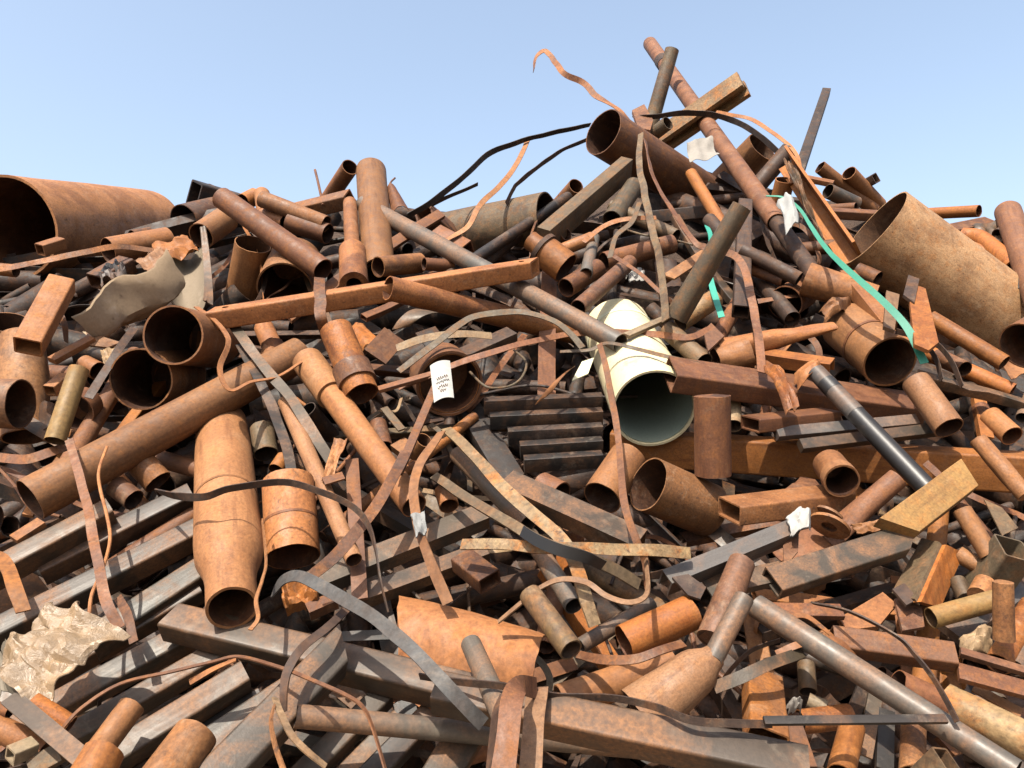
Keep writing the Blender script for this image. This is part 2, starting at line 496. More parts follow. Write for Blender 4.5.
def sheet_bm(c4, nx=14, ny=10, bulge=(0, 0), crumple=0, freq=3, th=.006, edge=.0, seed=None):
    """sheet over four corners (a b c d in turn); bulge across u and v in metres"""
    bm = bmesh.new(); a, b, c, d = c4
    seed = random.uniform(0, 60) if seed is None else seed
    o = sum(c4, Vector()) / 4
    nrm = (b - a).cross(d - a).normalized()
    if nrm.dot(CAM - o) < 0: nrm = -nrm
    g = []
    for j in range(ny + 1):
        row = []
        for i in range(nx + 1):
            u, v = i / nx, j / ny
            uu = u; vv = v
            if edge:
                e = edge * noise.noise(Vector((u * 4 + seed, v * 4, 1)))
                uu += e * (1 if i in (0, nx) else .3); vv += edge * noise.noise(Vector((u * 4, v * 4 + seed, 7))) * (1 if j in (0, ny) else .3)
            p = (a * (1 - uu) + b * uu) * (1 - vv) + (d * (1 - uu) + c * uu) * vv - o
            z = bulge[0] * (4 * u * (1 - u)) + bulge[1] * (4 * v * (1 - v))
            if crumple:
                s = Vector((u * freq + seed, v * freq, seed))
                z += crumple * (noise.noise(s) + .35 * abs(noise.noise(s * 2.1)) + .12 * noise.noise(s * 4))
                p += (b - a) * (.25 * crumple * noise.noise(s * 2 + Vector((9, 9, 9))) / max((b - a).length, .1))
            row.append(p + nrm * z)
        g.append(row)
    top = [[bm.verts.new(p + nrm * th / 2) for p in r] for r in g]
    bot = [[bm.verts.new(p - nrm * th / 2) for p in r] for r in g]
    for j in range(ny):
        for i in range(nx):
            bm.faces.new((top[j][i], top[j][i + 1], top[j + 1][i + 1], top[j + 1][i]))
            bm.faces.new((bot[j][i], bot[j + 1][i], bot[j + 1][i + 1], bot[j][i + 1]))
    rim = [(0, i) for i in range(nx + 1)] + [(j, nx) for j in range(1, ny + 1)] + [(ny, i) for i in range(nx - 1, -1, -1)] + [(j, 0) for j in range(ny - 1, 0, -1)]
    for k in range(len(rim)):
        j1, i1 = rim[k]; j2, i2 = rim[(k + 1) % len(rim)]
        bm.faces.new((top[j1][i1], bot[j1][i1], bot[j2][i2], top[j2][i2]))
    return bm, o
def T(label, c4, key='tan', lift=.2, bulge=(0, 0), crumple=0, freq=3, th=.006, edge=.02, nx=14, ny=10, name='metal_plate', cat='plate', group=None, angle=35):
    v = path(c4, lift)
    bm, o = sheet_bm(v, nx, ny, bulge, crumple, freq, th, edge)
    ob = finish(name, bm, key, Matrix.Translation(o), angle=angle)
    tag(ob, label, cat, group); return ob

def G(label, pts, key='tan', lift=.2, th=5, name='metal_plate', cat='plate', group=None):
    """a flat-cut plate, outline given corner by corner"""
    v = path(pts, lift); o = sum(v, Vector()) / len(v)
    th = th * ppm(o); bm = bmesh.new()
    nrm = Vector()
    for i in range(len(v)): nrm += (v[i] - o).cross(v[(i + 1) % len(v)] - o)
    nrm.normalize()
    a = [bm.verts.new(p - o + nrm * th / 2) for p in v]; b = [bm.verts.new(p - o - nrm * th / 2) for p in v]
    for lst in (a, b):
        f = bm.faces.new(lst)
    n = len(v)
    for i in range(n): bm.faces.new((a[i], a[(i + 1) % n], b[(i + 1) % n], b[i]))
    bmesh.ops.triangulate(bm, faces=[f for f in bm.faces if len(f.verts) > 4])
    ob = finish(name, bm, key, Matrix.Translation(o), angle=30)
    tag(ob, label, cat, group); return ob

# ================================================================ upper left
P('huge rusty drum-like pipe on the skyline at far left, dark mouth open', 8, 228, 146, 230, 104, 'ltan', .35, .80, t=.05, dent=.02, name='large_pipe')
B('small rusty square tube poking out of the mouth of the huge left pipe', 40, 250, 62, 243, 13, 12, 'tan', .75, .5)
P('small orange pipe lying under the mouth of the huge left pipe', 16, 271, -14, 268, 13, 'org', .75, .3)
S('long dusty brown strap lying across in front of the huge left pipe', [(-12, 271, .9), (40, 262, .95), (85, 252, .95), (118, 247, .8), (154, 250, .6)], 7, 'ltan', twist=30)
P('rusty pipe end with wide dark mouth just right below the huge left pipe', 108, 251, 168, 240, 27, 'tan', .55, .45, t=.05)
P('tiny rusty ring end peeping above the pipe below the huge left pipe', 132, 236, 150, 233, 12, 'brn', .45, .6)
T('torn orange rusted plate scrap left of the grey bent sheet', [(152, 246), (188, 237), (199, 252), (160, 262)], 'org', .5, crumple=.06, freq=3)
T('small crumpled orange scrap plate with folded edge above the cardboard sheet', [(136, 262), (158, 246), (170, 258), (150, 274)], 'pink', .55, crumple=.04)
T('large curled tan sheet leaning against the grey bent sheet', [(70, 312, .95), (166, 250, 1.1), (174, 294, .45), (82, 332, .45)], 'card', .62, bulge=(.03, .10), crumple=.10, freq=2.4, th=.012, name='bent_sheet', cat='sheet')
T('dull grey bent sheet with upturned edges beside the upright orange pipe', [(168, 252, .55), (204, 238), (206, 302), (172, 300)], 'gcard', .45, bulge=(-.14, 0), crumple=.06, freq=2, th=.01, name='bent_sheet', cat='sheet')
T('narrow grey strip of torn sheet standing between grey bent sheet and upright pipe', [(200, 228, .8), (206, 226, .8), (213, 306, .6), (203, 300, .6)], 'gry', .7, bulge=(0, -.1), th=.012, name='bent_sheet', cat='sheet')
T('small silvery crushed tin scrap above the curled tan sheet', [(97, 270), (122, 260), (128, 276), (102, 284)], 'blu', .62, crumple=.08, freq=4, name='crushed_tin', cat='tin')
B('open rusty square tube stub holding silvery tin scrap', 96, 282, 128, 264, 22, 16, 'brn', .5, .5)
P('dark rusty pipe end on skyline beside the black square tube', 184, 222, 215, 214, 35, 'brn', .3, .7, t=.05)
P('short rusty pipe stub with round mouth above the grey bent sheet', 201, 236, 226, 219, 27, 'tan', .55, .75)
B('black square tube sticking up at the left skyline', 194, 194, 240, 207, 24, 26, 'vdk', .35, .45, kind='tube', t=2)
P('dark half hidden pipe behind the black square tube', 205, 198, 240, 212, 30, 'dk', .15, .4)
P('long brown rusty pipe slanting down right from the black square tube', 323, 270, 222, 198, 24, 'brn', .62, .62, d2=22, jag=.02)
P('short upright orange pipe with dark oval mouth above the left end of long drilled beam', 253, 244, 240, 310, 35, 'tan', .55, .45, t=.05)
P('round rusty pipe mouth half hidden behind the long drilled beam', 285, 289, 296, 262, 56, 'tan', .28, .9, t=.06)
P('slim rusty pipe with angled elbow near the left skyline', 326, 224, 262, 199, 17, 'tan', .55, .5)
P('short elbow stub joined behind the slim skyline pipe at left', 265, 214, 262, 194, 16, 'tan', .45)
P('small rounded rusty pipe stub on left skyline between two pipes', 244, 202, 256, 196, 17, 'org', .35)
P('dark wider pipe end below the slim elbowed pipe', 328, 234, 290, 222, 21, 'brn', .42, .5)
P('rusty pipe lying under the slim elbowed pipe near left skyline', 285, 222, 262, 214, 14, 'tan', .45)
P('rusty pipe tilted up at the skyline left of the tall upright pipe', 350, 167, 328, 200, 17, 'tan', .35, .75)
B('flat topped rusty square tube on the left skyline with open right end', 350, 199, 288, 214, 17, 15, 'tan', .38, .5, roll=-10)
W('thin bent rod sticking up from the left skyline', [(315, 170), (318, 182), (323, 205)], 2.5, 'brn', .3, name='metal_rod', cat='rod')
P('tall upright rusty pipe with rounded top at left skyline', 379, 272, 371, 172, 32, 'tan', .42, None, .25, d2=30, dent=.04)
P('slim upright rusty pipe fitted in a wider socket left of the tall upright pipe', 354, 285, 350, 203, 17, 'tan', .62, None, .42, parts=[('socket', 0, .36, 1.7, 'tan')])
W('thin short rod on skyline right of the tall upright pipe', [(387, 190), (391, 182), (395, 178)], 2, 'brn', .2, name='metal_rod', cat='rod')
T('rusty curled flange plate right of the tall upright pipe', [(386, 190), (396, 188), (409, 210), (392, 214)], 'brn', .25, bulge=(.05, 0))
P('long silver grey pipe crossing behind the drilled beam', 620, 343, 363, 204, 20, 'slv', .68, None, .40, d2=17, name='steel_pipe', jag=.1, dent=.015)
P('long rusty pipe slanting right below the drilled beam', 388, 288, 572, 333, 25, 'tan', 1.08, .40)
B('long tan box beam drilled near both ends, lying across the upper left', 213, 319, 535, 268, 20, 20, 'tan', .94, None, .90, roll=-12, kind='tube', t=2.2, name='box_beam', cat='beam', holes=[.04, .955], cut1=.5, cut2=.9, dent=.02)
S('short dark brown strap hanging over the drilled beam', [(319, 278, 1.1), (321, 300, 1.1), (321, 318, 1.08), (327, 340, .78), (336, 362, .65)], 13, 'brn', twist=[0, 0, 20, 60], th=.006)
P('small rusty pipe mouth above the drilled beam by the tall upright pipe', 378, 267, 420, 263, 21, 'tan', .58, .62)
P('short rusty stub pipe pointing right above the drilled beam', 424, 264, 452, 266, 13, 'brn', .5, .4)
B('open rusty square tube box at the skyline under black straps', 424, 214, 452, 238, 22, 20, 'brn', .3, .6, roll=30)
B('second rusty square tube stub lying below the skyline box tube', 436, 236, 466, 252, 20, 16, 'brn', .3, None, roll=20)
P('greenish rust tank pipe on skyline with dark mouth behind the grooved beam', 549, 221, 446, 240, 58, 'olv', .10, .40, t=.05, dent=.03, name='large_pipe')
B('dull brown beam rising to the right behind the biggest skyline pipe', 543, 240, 626, 168, 15, 25, 'olv', .45, None, .55, roll=4, kind='solid', name='steel_beam', cat='beam')
P('little rusty pipe mouth at skyline left of the dull brown beam', 576, 186, 558, 206, 16, 'tan', .2, .75)
P('orange reducer pipe pointing up left under the greenish tank pipe', 566, 268, 530, 240, 33, 'org', .48, .30, prof=[(0, 1), (.55, 1), (.62, .97), (.72, .66), (.85, .6), (1, .6)], parts=[('collar', .58, .68, 1.12, 'dk')])
P('rusty cut pipe mouth just left of the cream pipe top', 566, 288, 598, 268, 20, 'brn', .4, .7)
P('rusty scrap pipe leaning over the back of the cream pipe', 578, 308, 630, 262, 17, 'red', .74, None, .5)
P('short bright steel pipe standing behind the reducer pipe', 586, 274, 594, 238, 13, 'slv', .5, None, .3, name='steel_pipe')
P('small rusty pipe mouth right of the orange reducer pipe', 566, 234, 548, 246, 14, 'brn', .38, .7)
P('rusty pipe half hidden behind bright steel stub', 562, 250, 592, 238, 13, 'tan', .35, .3)
# straps against the sky
S('long black strap arching up into the sky left of the big skyline pipe', [(408, 216, .35), (432, 202, .5), (462, 178, .7), (492, 152, .85), (535, 137, .9), (590, 125, .8)], 6.5, 'vdk', twist=[40, 30, 30, 50], th=.006)
S('short black strap end poking into the sky at left', [(430, 206, .4), (452, 195, .5), (478, 184, .55)], 5, 'vdk', twist=40)
S('thin black strap bent into a point below the long black strap', [(506, 204, .4), (513, 190, .5), (519, 182, .55), (542, 164, .6), (563, 150, .65), (586, 140, .6)], 5.5, 'dk', twist=40)
S('orange strap curling upward past the black straps', [(447, 240, .45), (468, 226, .55), (480, 204, .65), (500, 186, .75), (517, 163, .8), (528, 140, .8)], 6, 'tan', twist=[60, 20, 10, 40], th=.006)
S('wavy orange strap coiling high into the open sky', [(534, 70, .8), (536, 58, .85), (545, 51, .9), (554, 60, .9), (564, 73, .9), (583, 83, .85), (597, 96, .75), (618, 109, .7), (628, 118, .6)], 6.5, 'tan', twist=[75, 60, 10, 0, 50, 80], th=.006)
# ================================================================ the peak
P('biggest skyline pipe at the peak, dark mouth facing left', 603, 132, 785, 248, 48, 'brn', .95, .58, t=.04, dent=.02, name='large_pipe')
P('long thin rusty pipe leaning high across the peak', 777, 223, 650, 44, 20, 'red', .5, None, -1.5, d2=13.5, jag=.01, parts=[('inner_tube', -.13, .03, .80, 'dk'), ('coupling', .79, .83, 1.08, 'dk')])
P('dark grey pipe standing up at the peak crossing the thin leaning pipe', 672, 50, 650, 128, 14, 'olv', .75, -.30, d2=15, name='steel_pipe')
B('heavily scaled beam end with grooves jutting up right at the peak', 744, 84, 640, 156, 20, 20, 'scale', 1.1, .12, kind='I', t=5, roll=-35, name='steel_beam', cat='beam', dent=.1)
P('short rusty pipe mouth tucked under the grooved beam at the peak', 668, 123, 646, 140, 14, 'olv', .75, .5)
G('brown rusty bracket plate above the biggest skyline pipe', [(632, 112), (644, 106), (653, 122), (650, 132), (638, 130)], 'brn', .62, 4)
S('black band arching over the peak behind the grooved beam', [(634, 118, .5), (652, 117, .68), (688, 113, .6), (718, 116, .6), (742, 125, .6), (760, 136, .6), (778, 152, .5)], 6.5, 'vdk', twist=[60, 20, 20, 40], th=.006)
S('thin tan strap arching over the right side of the peak', [(716, 112, .6), (732, 115, .7), (753, 120, .7), (783, 140, .7), (796, 154, .65), (801, 172, .55)], 4.5, 'tan', twist=[30, 20, 50], th=.005)
T('white plastic sheet caught between pipes at the peak', [(686, 146), (712, 138), (719, 158), (690, 163)], 'white', .35, crumple=.05, freq=3, th=.004, name='plastic_sheet', cat='sheet')
P('wide tan pipe mouth facing up at the right of the peak', 762, 147, 722, 186, 34, 'tan', -.1, .35, t=.05)
P('dark grey pipe pointing up right beside the wide tan pipe at the peak', 789, 150, 756, 188, 17, 'dk', .55, -.15, name='steel_pipe')
B('black square bar rising into the sky right of the peak', 826, 92, 797, 178, 8, 8, 'vdk', .45, kind='solid', name='square_bar', cat='bar')
B('long grey and orange angle iron slanting down right of the peak', 783, 158, 850, 256, 22, 16, 'org', .62, None, .55, kind='L', t=2.5, roll=-55, name='angle_iron', cat='bar')
T('torn grey strip clinging to the angle iron right of the peak', [(784, 162), (794, 164), (824, 246, .68), (820, 240, .68)], 'gry', .72, crumple=.05, freq=5, edge=.1, name='bent_sheet', cat='sheet')
P('upright rusty pipe mouth left of the grey and orange angle iron', 785, 180, 776, 216, 19, 'tan', .42, .3)
T('crumpled white rag lying among pipes right of the peak', [(776, 206), (790, 200), (800, 228), (786, 234)], 'white', .95, bulge=(.06, .04), crumple=.035, freq=3, th=.012, edge=.12, name='rag', cat='rag')
P('dark pipe shaded under the biggest skyline pipe beside a wire', 676, 236, 612, 206, 14, 'olv', .35)
P('long brown pipe slanting down left in front of the teal strip', 676, 318, 742, 206, 24, 'olv', .74, -.10, d2=20)
B('tan rusty angle plate leaning beside the long brown pipe', 668, 282, 708, 256, 14, 12, 'tan', .55, kind='L', t=2)
P('dark shaded pipe with pale end running toward the right centre', 799, 279, 742, 250, 15, 'dk', .6, .2)
P('brown pipe in shade just under the dark pale ended pipe', 784, 281, 744, 266, 13, 'brn', .5)
B('upright dark brown box post in shade behind the teal strip', 741, 312, 745, 204, 17, 15, 'dk', .62, None, .6, name='box_post', cat='post')
P('deep dark round pipe mouth below the dark pale ended pipe', 785, 303, 802, 292, 34, 'brn', .3, .93, t=.05)
S('long dusty strap hanging down in front of the biggest skyline pipe', [(641, 133, 1.25), (639, 160, 1.25), (644, 188, 1.15), (650, 220, 1.0), (660, 262, .95), (666, 320, .9)], 8, 'olv', twist=[30, 10, 20, 35], th=.006)
S('rusty strap dropping down right then hanging over the centre right', [(645, 140, 1.25), (655, 180, 1.2), (690, 236, 1.05), (706, 247, 1.0), (735, 256, 1.0), (748, 282, 1.0), (757, 330, .95), (762, 372, .85)], 8, 'red', twist=[75, 60, 20, 10, 10, 30], th=.006)
S('short brown strap curling left of the hanging dusty strap', [(610, 258, .7), (616, 236, .8), (632, 222, .9), (640, 202, .95)], 6, 'olv', twist=30)
S('brown strap lying across the pipes left of the hanging strap', [(584, 242, .6), (604, 226, .72), (626, 219, .8), (656, 218, .8)], 6, 'tan', twist=40)
S('thin brown strap running down right behind the hanging dusty strap', [(614, 256, .75), (638, 272, .85), (660, 292, .85), (676, 306, .7)], 5, 'brn', twist=30)
P('curved dark pipe in shade left of the hanging dusty strap', 604, 262, 672, 244, 20, 'brn', .3)
P('grey dull pipe deep under the biggest skyline pipe', 612, 220, 634, 186, 20, 'olv', .42)
S('teal plastic strap sweeping down over the right side', [(766, 196, .9), (782, 197, .95), (797, 206, .98), (812, 228, 1.1), (828, 250, 1.2), (848, 270, 1.3), (878, 297, 1.3), (905, 325, 1.2), (925, 363, 1.0)], 6, 'teal', twist=[60, 30, 10, 5, 10, 20], th=.004, taper=(.45, 1.25), name='plastic_strap')
S('short teal plastic strip hanging in shade near the centre', [(707, 226, .78), (711, 240, .84), (708, 262, .8), (712, 285, .85), (722, 317, .85)], 6.5, 'teal', twist=[60, 20, 20, 10], th=.004, name='plastic_strap')
T('scrap of pale blue plastic showing between pipes near the centre', [(626, 274), (642, 268), (646, 280), (630, 282)], 'white', .15, crumple=.05, name='plastic_sheet', cat='sheet')
# ================================================================ upper right
P('short rusty pipe mouth standing on the right skyline', 849, 173, 879, 205, 15, 'tan', .35, .62)
P('long slim pipe with tiny mouth lying along the right skyline', 820, 167, 874, 210, 13, 'tan', .4, .35)
P('grey pipe mouth just below the slim right skyline pipe', 828, 191, 856, 204, 15, 'gry', .45, .6, name='steel_pipe')
B('small dark box tube end on the right skyline', 876, 178, 862, 186, 12, 10, 'dk', .2, .4)
B('flat rusty bar stub near the right skyline beside the angle iron', 803, 178, 833, 184, 9, 5, 'tan', .45, kind='solid', name='flat_bar', cat='bar')
B('rusty square bar lying level behind the huge drum pipe', 826, 213, 878, 216, 11, 9, 'brn', .42, kind='tube')
P('small rusty pipe stub in shade behind the crumpled white rag', 856, 207, 826, 209, 9, 'brn', .4, .4)
P('long brown pipe lying between the angle iron and huge drum pipe', 852, 244, 800, 250, 15, 'brn', .4, .2)
P('huge weathered drum pipe on right skyline, mouth tilted up left', 874, 228, 1085, 384, 87, 'drum', .85, .14, t=.035, dent=.012, name='large_pipe', jag=.03)
P('orange pipe lying level on the skyline behind the huge drum pipe', 979, 211, 922, 214, 12, 'org', .1, .45)
P('rusty elbow pipe lying on top of the huge drum pipe back', 1004, 262, 955, 243, 16, 'tan', .12, .35)
W('curved orange bend pipe curling down right behind the drum pipe', [(962, 236, .1), (978, 238, .16), (992, 248, .2), (1006, 260, .24), (1014, 268, .26)], 17, 'org', name='bent_pipe', cat='pipe', hollow=.2, n=18)
P('tall pinkish pipe with rounded top at the right edge', 1040, 305, 1008, 212, 26, 'red', .5, None, .3, d2=24)
B('rusty plate bar lying on right skyline beyond the drum pipe', 940, 232, 990, 222, 16, 6, 'brn', .05, kind='solid', name='flat_bar', cat='bar')
T('pale scrap sheet on skyline between drum pipe and the right edge pipe', [(972, 226), (1000, 222), (1010, 240), (984, 246)], 'gry', .15, crumple=.05)
P('dark pipe mouth lying behind the tall right edge pipe', 1000, 238, 1024, 224, 20, 'dk', .15, .6)
P('tan pipe with dark shadow patches left of the huge drum pipe', 806, 279, 874, 300, 34, 'tan', .62, -.1, d2=30)
B('slanting rusty square bar under the teal strap', 846, 276, 888, 328, 15, 13, 'tan', .68, kind='solid', name='square_bar', cat='bar')
P('short dark pipe stub between drum pipe and teal strap', 878, 279, 858, 270, 16, 'brn', .45, .4)
P('slim orange pipe under the lower edge of the huge drum pipe', 1004, 363, 930, 318, 17, 'org', .9, .25)
P('rusty pipe mouth cut off by the right edge below drum pipe', 1023, 346, 1050, 330, 48, 'tan', 1.0, .8, t=.06)
G('angular rusty plate wedge standing right of the teal strap end', [(914, 286), (925, 290), (938, 344), (928, 352), (914, 346), (909, 300)], 'org', 1.15, 4)
G('short flat rusty plate standing left of the angular wedge', [(886, 292), (899, 296), (894, 332), (883, 328)], 'pink', 1.0, 4)
G('dark shadowed plate end leaning on the huge drum pipe', [(908, 276), (919, 280), (914, 304), (903, 296)], 'dk', 1.18, 3)
# ================================================================ right middle
P('large rusty pipe with a seam ring and dark mouth, right of centre', 890, 362, 846, 326, 54, 'tan', .55, .80, t=.07, parts=[('weld_seam', .42, .46, 1.03, 'brn')])
T('folded rusty strap end wrapped at the back of the seamed pipe', [(818, 314), (846, 306), (850, 318), (824, 326)], 'tan', .5, bulge=(.08, .04), crumple=.05)
P('long crushed rusty pipe tapering up toward the seamed pipe', 718, 352, 834, 326, 26, 'tan', .55, .1, d2=14, dent=.2, flat2=.45)
P('wide crushed rusty pipe mouth left of the crushed tapering pipe', 716, 362, 748, 352, 32, 'tan', .5, .2, dent=.2, oval=1.1)
B('rusty channel with open end in front of the crushed pipe', 832, 367, 745, 354, 16, 13, 'org', .68, .25, kind='U', t=1.6, name='steel_channel', cat='channel')
T('frayed rusty plate flap folded down over the large rectangular tube', [(758, 366, .8), (772, 368, .8), (800, 410, .82), (786, 416, .82)], 'org', .8, bulge=(.03, .05), crumple=.04)
T('small curled rusty tab beside the frayed plate flap', [(794, 376), (822, 372), (826, 384), (798, 390)], 'tan', .66, bulge=(.1, 0), crumple=.03)
B('large brown rectangular tube with open left end below the crushed pipe', 670, 374, 912, 408, 46, 21, 'red', .82, .46, t=1.7, roll=-4, cut1=.2)
P('black pipe with bare grey upper part slanting down right', 934, 496, 816, 372, 21, 'blk', .66, None, .80, d2=17, name='coated_pipe', parts=[('bare_end', .62, 1.0, 1.03, 'blu'), ('tape_band', .82, .90, 1.06, 'blk')])
P('short pinkish pipe with a dark strap shadow right of the seamed pipe', 949, 428, 916, 382, 29, 'pink', .72, .5)
P('small dark pipe mouth under the curved double strap', 965, 369, 938, 356, 16, 'brn', .58, .7)
S('dark curved strap left of a matching pair below the teal strap', [(896, 331, .85), (918, 338, .92), (934, 356, .92), (942, 380, .85)], 7, 'dk', twist=[20, 40, 60])
S('dark curved strap right of a matching pair below the teal strap', [(912, 334, .88), (934, 342, .95), (950, 360, .95), (962, 386, .85)], 7, 'dk', twist=[20, 40, 60])
B('rough grey flaking bar lying level at the right below curved straps', 916, 376, 1024, 404, 11, 9, 'ggr', .76, kind='solid', dent=.15, name='flat_bar', cat='bar')
B('rusty offcut bar leaning right of the short pinkish pipe', 986, 440, 978, 398, 12, 9, 'org', .55, kind='L', t=2, name='angle_iron', cat='bar')
P('short dull pipe standing behind the orange box beam at right', 990, 428, 980, 408, 16, 'brn', .55)
P('pinkish pipe mouth near the right edge above the orange beam', 1012, 436, 990, 416, 22, 'tan', .62, .6)
P('bright steel pipe end at the right edge', 1022, 418, 1030, 396, 12, 'slv', .7, name='steel_pipe')
P('rough rusty pipe leaning over the right end of orange beam', 978, 440, 1026, 496, 17, 'tan', .72, None, .6, dent=.12)
B('long orange box beam lying level across the right middle', 612, 446, 1050, 474, 23, 33, 'org', -.08, None, .40, roll=-20, kind='tube', name='box_beam', cat='beam', t=2)
B('upper dark grey plank bar behind the black pipe', 776, 434, 916, 421, 12, 9, 'blu', .56, kind='solid', roll=20, name='steel_plank', cat='plank')
B('lower dark grey plank bar behind the black pipe', 800, 446, 950, 428, 12, 9, 'stl', .56, kind='solid', roll=20, name='steel_plank', cat='plank')
B('dark open rectangular tube behind the hanging brown post', 750, 424, 830, 416, 34, 14, 'brn', .58, .52, t=1.4, roll=-26)
P('hanging brown round post below the brown rectangular tube', 713, 475, 712, 396, 36, 'brn', .62, -.2, t=.05, name='round_post', cat='post')
P('pale round stub beside the hanging brown post', 734, 426, 733, 400, 16, 'bge', .45)
# ================================================================ centre
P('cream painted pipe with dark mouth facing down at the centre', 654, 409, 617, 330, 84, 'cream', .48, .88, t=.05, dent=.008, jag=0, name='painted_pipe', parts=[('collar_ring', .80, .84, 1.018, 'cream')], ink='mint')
T('small cream lug plate left of the cream pipe mouth', [(572, 381, .40), (582, 362, .40), (594, 358, .42), (588, 374, .42)], 'cream', .45, edge=0, name='lug_plate')
B('pale splinter bar leaning over the cream pipe top right', 626, 336, 690, 308, 8, 4, 'bge', .72, None, .6, kind='solid', name='flat_bar', cat='bar')
P('dark rusty pipe with scaly orange mouth right of the cream pipe', 680, 322, 716, 298, 20, 'scale', .55, .45)
P('grey brown pipe slanting down right beside the cream pipe', 704, 362, 668, 330, 20, 'olv', .6)
G('bent rusty plate corner right of the cream pipe', [(703, 332), (711, 324), (724, 337), (708, 352)], 'red', .72, 3)
S('brown strap lying over the cream pipe and running left', [(398, 388, .6), (452, 366, .75), (510, 347, .8), (565, 335, .62), (610, 332, .58), (655, 334, .68), (690, 337, .74), (712, 328, .74)], 7, 'red', twist=[40, 30, 30, 20, 20, 30], th=.006)
S('thin olive strap crossing the mouth side of the cream pipe', [(560, 352, .75), (590, 350, .8), (608, 343, .84), (640, 350, .84), (668, 357, .86), (700, 364, .8)], 4.5, 'olv', twist=[50, 40, 30])
S('long flat brown strap hanging past the left of the cream pipe mouth', [(600, 344, .88), (606, 368, .86), (614, 410, .84), (619, 450, .82), (625, 505, .9), (636, 540, .85), (646, 562, .75), (648, 588, .7)], 8.5, 'brn', twist=[20, 10, 10, 15, 20, 60], th=.007)
for i, (y1, y2, x1, k, l) in enumerate(((406, 401, 484, 'dk', 'topmost'), (421, 416, 490, 'dst', 'second'), (436, 431, 508, 'vdk', 'third'), (450, 445, 520, 'dst', 'fourth'), (464, 459, 524, 'dst', 'lowest'))):
    B('%s of five level dark planks stacked left of the cream pipe' % l, x1, y1, 602, y2, 12, 15, k, .20, None, .20, kind='solid', roll=-12, name='steel_plank', cat='plank', group='dark planks stacked left of the cream pipe')
P('rusty pipe mouth leaning left, left one of the pair below cream pipe', 602, 498, 628, 458, 40, 'tan', .48, .62, t=.06)
P('wide tan pipe facing left, right one of the pair below cream pipe', 648, 484, 708, 510, 56, 'tan', .62, .58, t=.05)
P('low rusty pipe arch half buried left of the pipe pair below cream pipe', 560, 498, 540, 488, 34, 'red', .2, .5)
B('rusty rectangular tube with open left end right of the pipe pair', 729, 511, 842, 497, 40, 20, 'tan', .56, .52, t=1.6, roll=-24)
G('small rough rusted plate above the open rectangular tube', [(722, 481), (735, 486), (734, 502), (724, 500)], 'scale', .4, 2)
T('crumpled white paper scrap lying on rusty flange plate', [(785, 520), (806, 510), (810, 532), (790, 538)], 'white', .74, bulge=(.03, .03), crumple=.03, freq=3, th=.006, edge=.1, name='paper_scrap', cat='paper')
W('loose rusty wire loop beside the dark planks', [(470, 372, .6), (482, 384, .62), (492, 388, .62), (510, 386, .6), (522, 377, .6), (526, 362, .58), (514, 350, .5)], 2.5, 'olv')
T('twisted rusty scrap blade left of the cream lug plate', [(535, 405, .5), (566, 372, .5), (575, 366, .5), (552, 392, .5)], 'tan', .5, bulge=(.02, 0))
B('dark shaded bar deep under the brown strap left of centre', 450, 362, 512, 334, 18, 10, 'dk', .36, kind='solid', name='flat_bar', cat='bar')
P('wide rusty pipe ring with orange inner lip left of centre', 450, 384, 440, 372, 68, 'brn', .50, .93, t=.08, prof=[(0, 1), (.1, 1), (.5, .97), (1, .95)], parts=[('inner_ring', .02, .25, .9, 'org')])
S('cream coloured strap arching over the wide rusty ring', [(396, 348, .55), (420, 340, .62), (442, 336, .65), (468, 334, .65), (492, 336, .58)], 9, 'bge', twist=30)
S('grey brown strap arching in front of the silver pipe below the drilled beam', [(398, 371, .75), (430, 348, .85), (458, 326, .92), (478, 316, .95), (518, 312, .95), (552, 320, .95), (570, 334, .95), (582, 348, .9)], 7.5, 'olv', twist=[30, 30, 50, 30], th=.006)
T('dull grey curved plate edge above the wide rusty ring', [(392, 330), (418, 309), (446, 314), (410, 326)], 'gry', .4, bulge=(.04, 0))
# the tag
def tag_paper():
    e = holder('paper_tag', at(441, 381, .84))
    c4 = path([(430, 366), (450, 361), (454, 398), (434, 403)], .84)
    bm, o = sheet_bm(c4, 10, 10, (.016, 0), 0, 2, .003, .0, 3)
    finish('tag_sheet', bm, 'white', Matrix.Translation(o), e)
    nrm = (c4[1] - c4[0]).cross(c4[3] - c4[0]).normalized()
    if nrm.dot(CAM - o) < 0: nrm = -nrm
    r = random.Random(5)
    for v0, u0, u1 in ((.46, .25, .85), (.57, .2, .9), (.69, .25, .8), (.80, .35, .7)):
        pts = []; u = u0; k = 0
        while u < u1:
            v = v0 + (.045 if k % 2 else -.03) * r.uniform(.3, 1.3) - .05 * (u - .5)
            pts.append((c4[0] * (1 - u) + c4[1] * u) * (1 - v) + (c4[3] * (1 - u) + c4[2] * u) * v + nrm * (.016 * 4 * u * (1 - u) + .003))
            u += .05; k += 1
        finish('handwriting', sweep_bm(smooth(pts, 3), .0016, 5), 'dst', Matrix.Translation(pts[0]), e)
    tag(e, 'white paper tag with scribbled handwriting curled round a strap left of centre', 'tag')
tag_paper()
B('narrow rusty flat bar leaning down left from the paper tag', 436, 386, 398, 474, 8, 3, 'brn', .8, kind='solid', name='flat_bar', cat='bar')
B('rusty flat strip pointing right at the paper tag', 378, 390, 434, 374, 8, 4, 'red', .68, kind='solid', name='flat_bar', cat='bar')
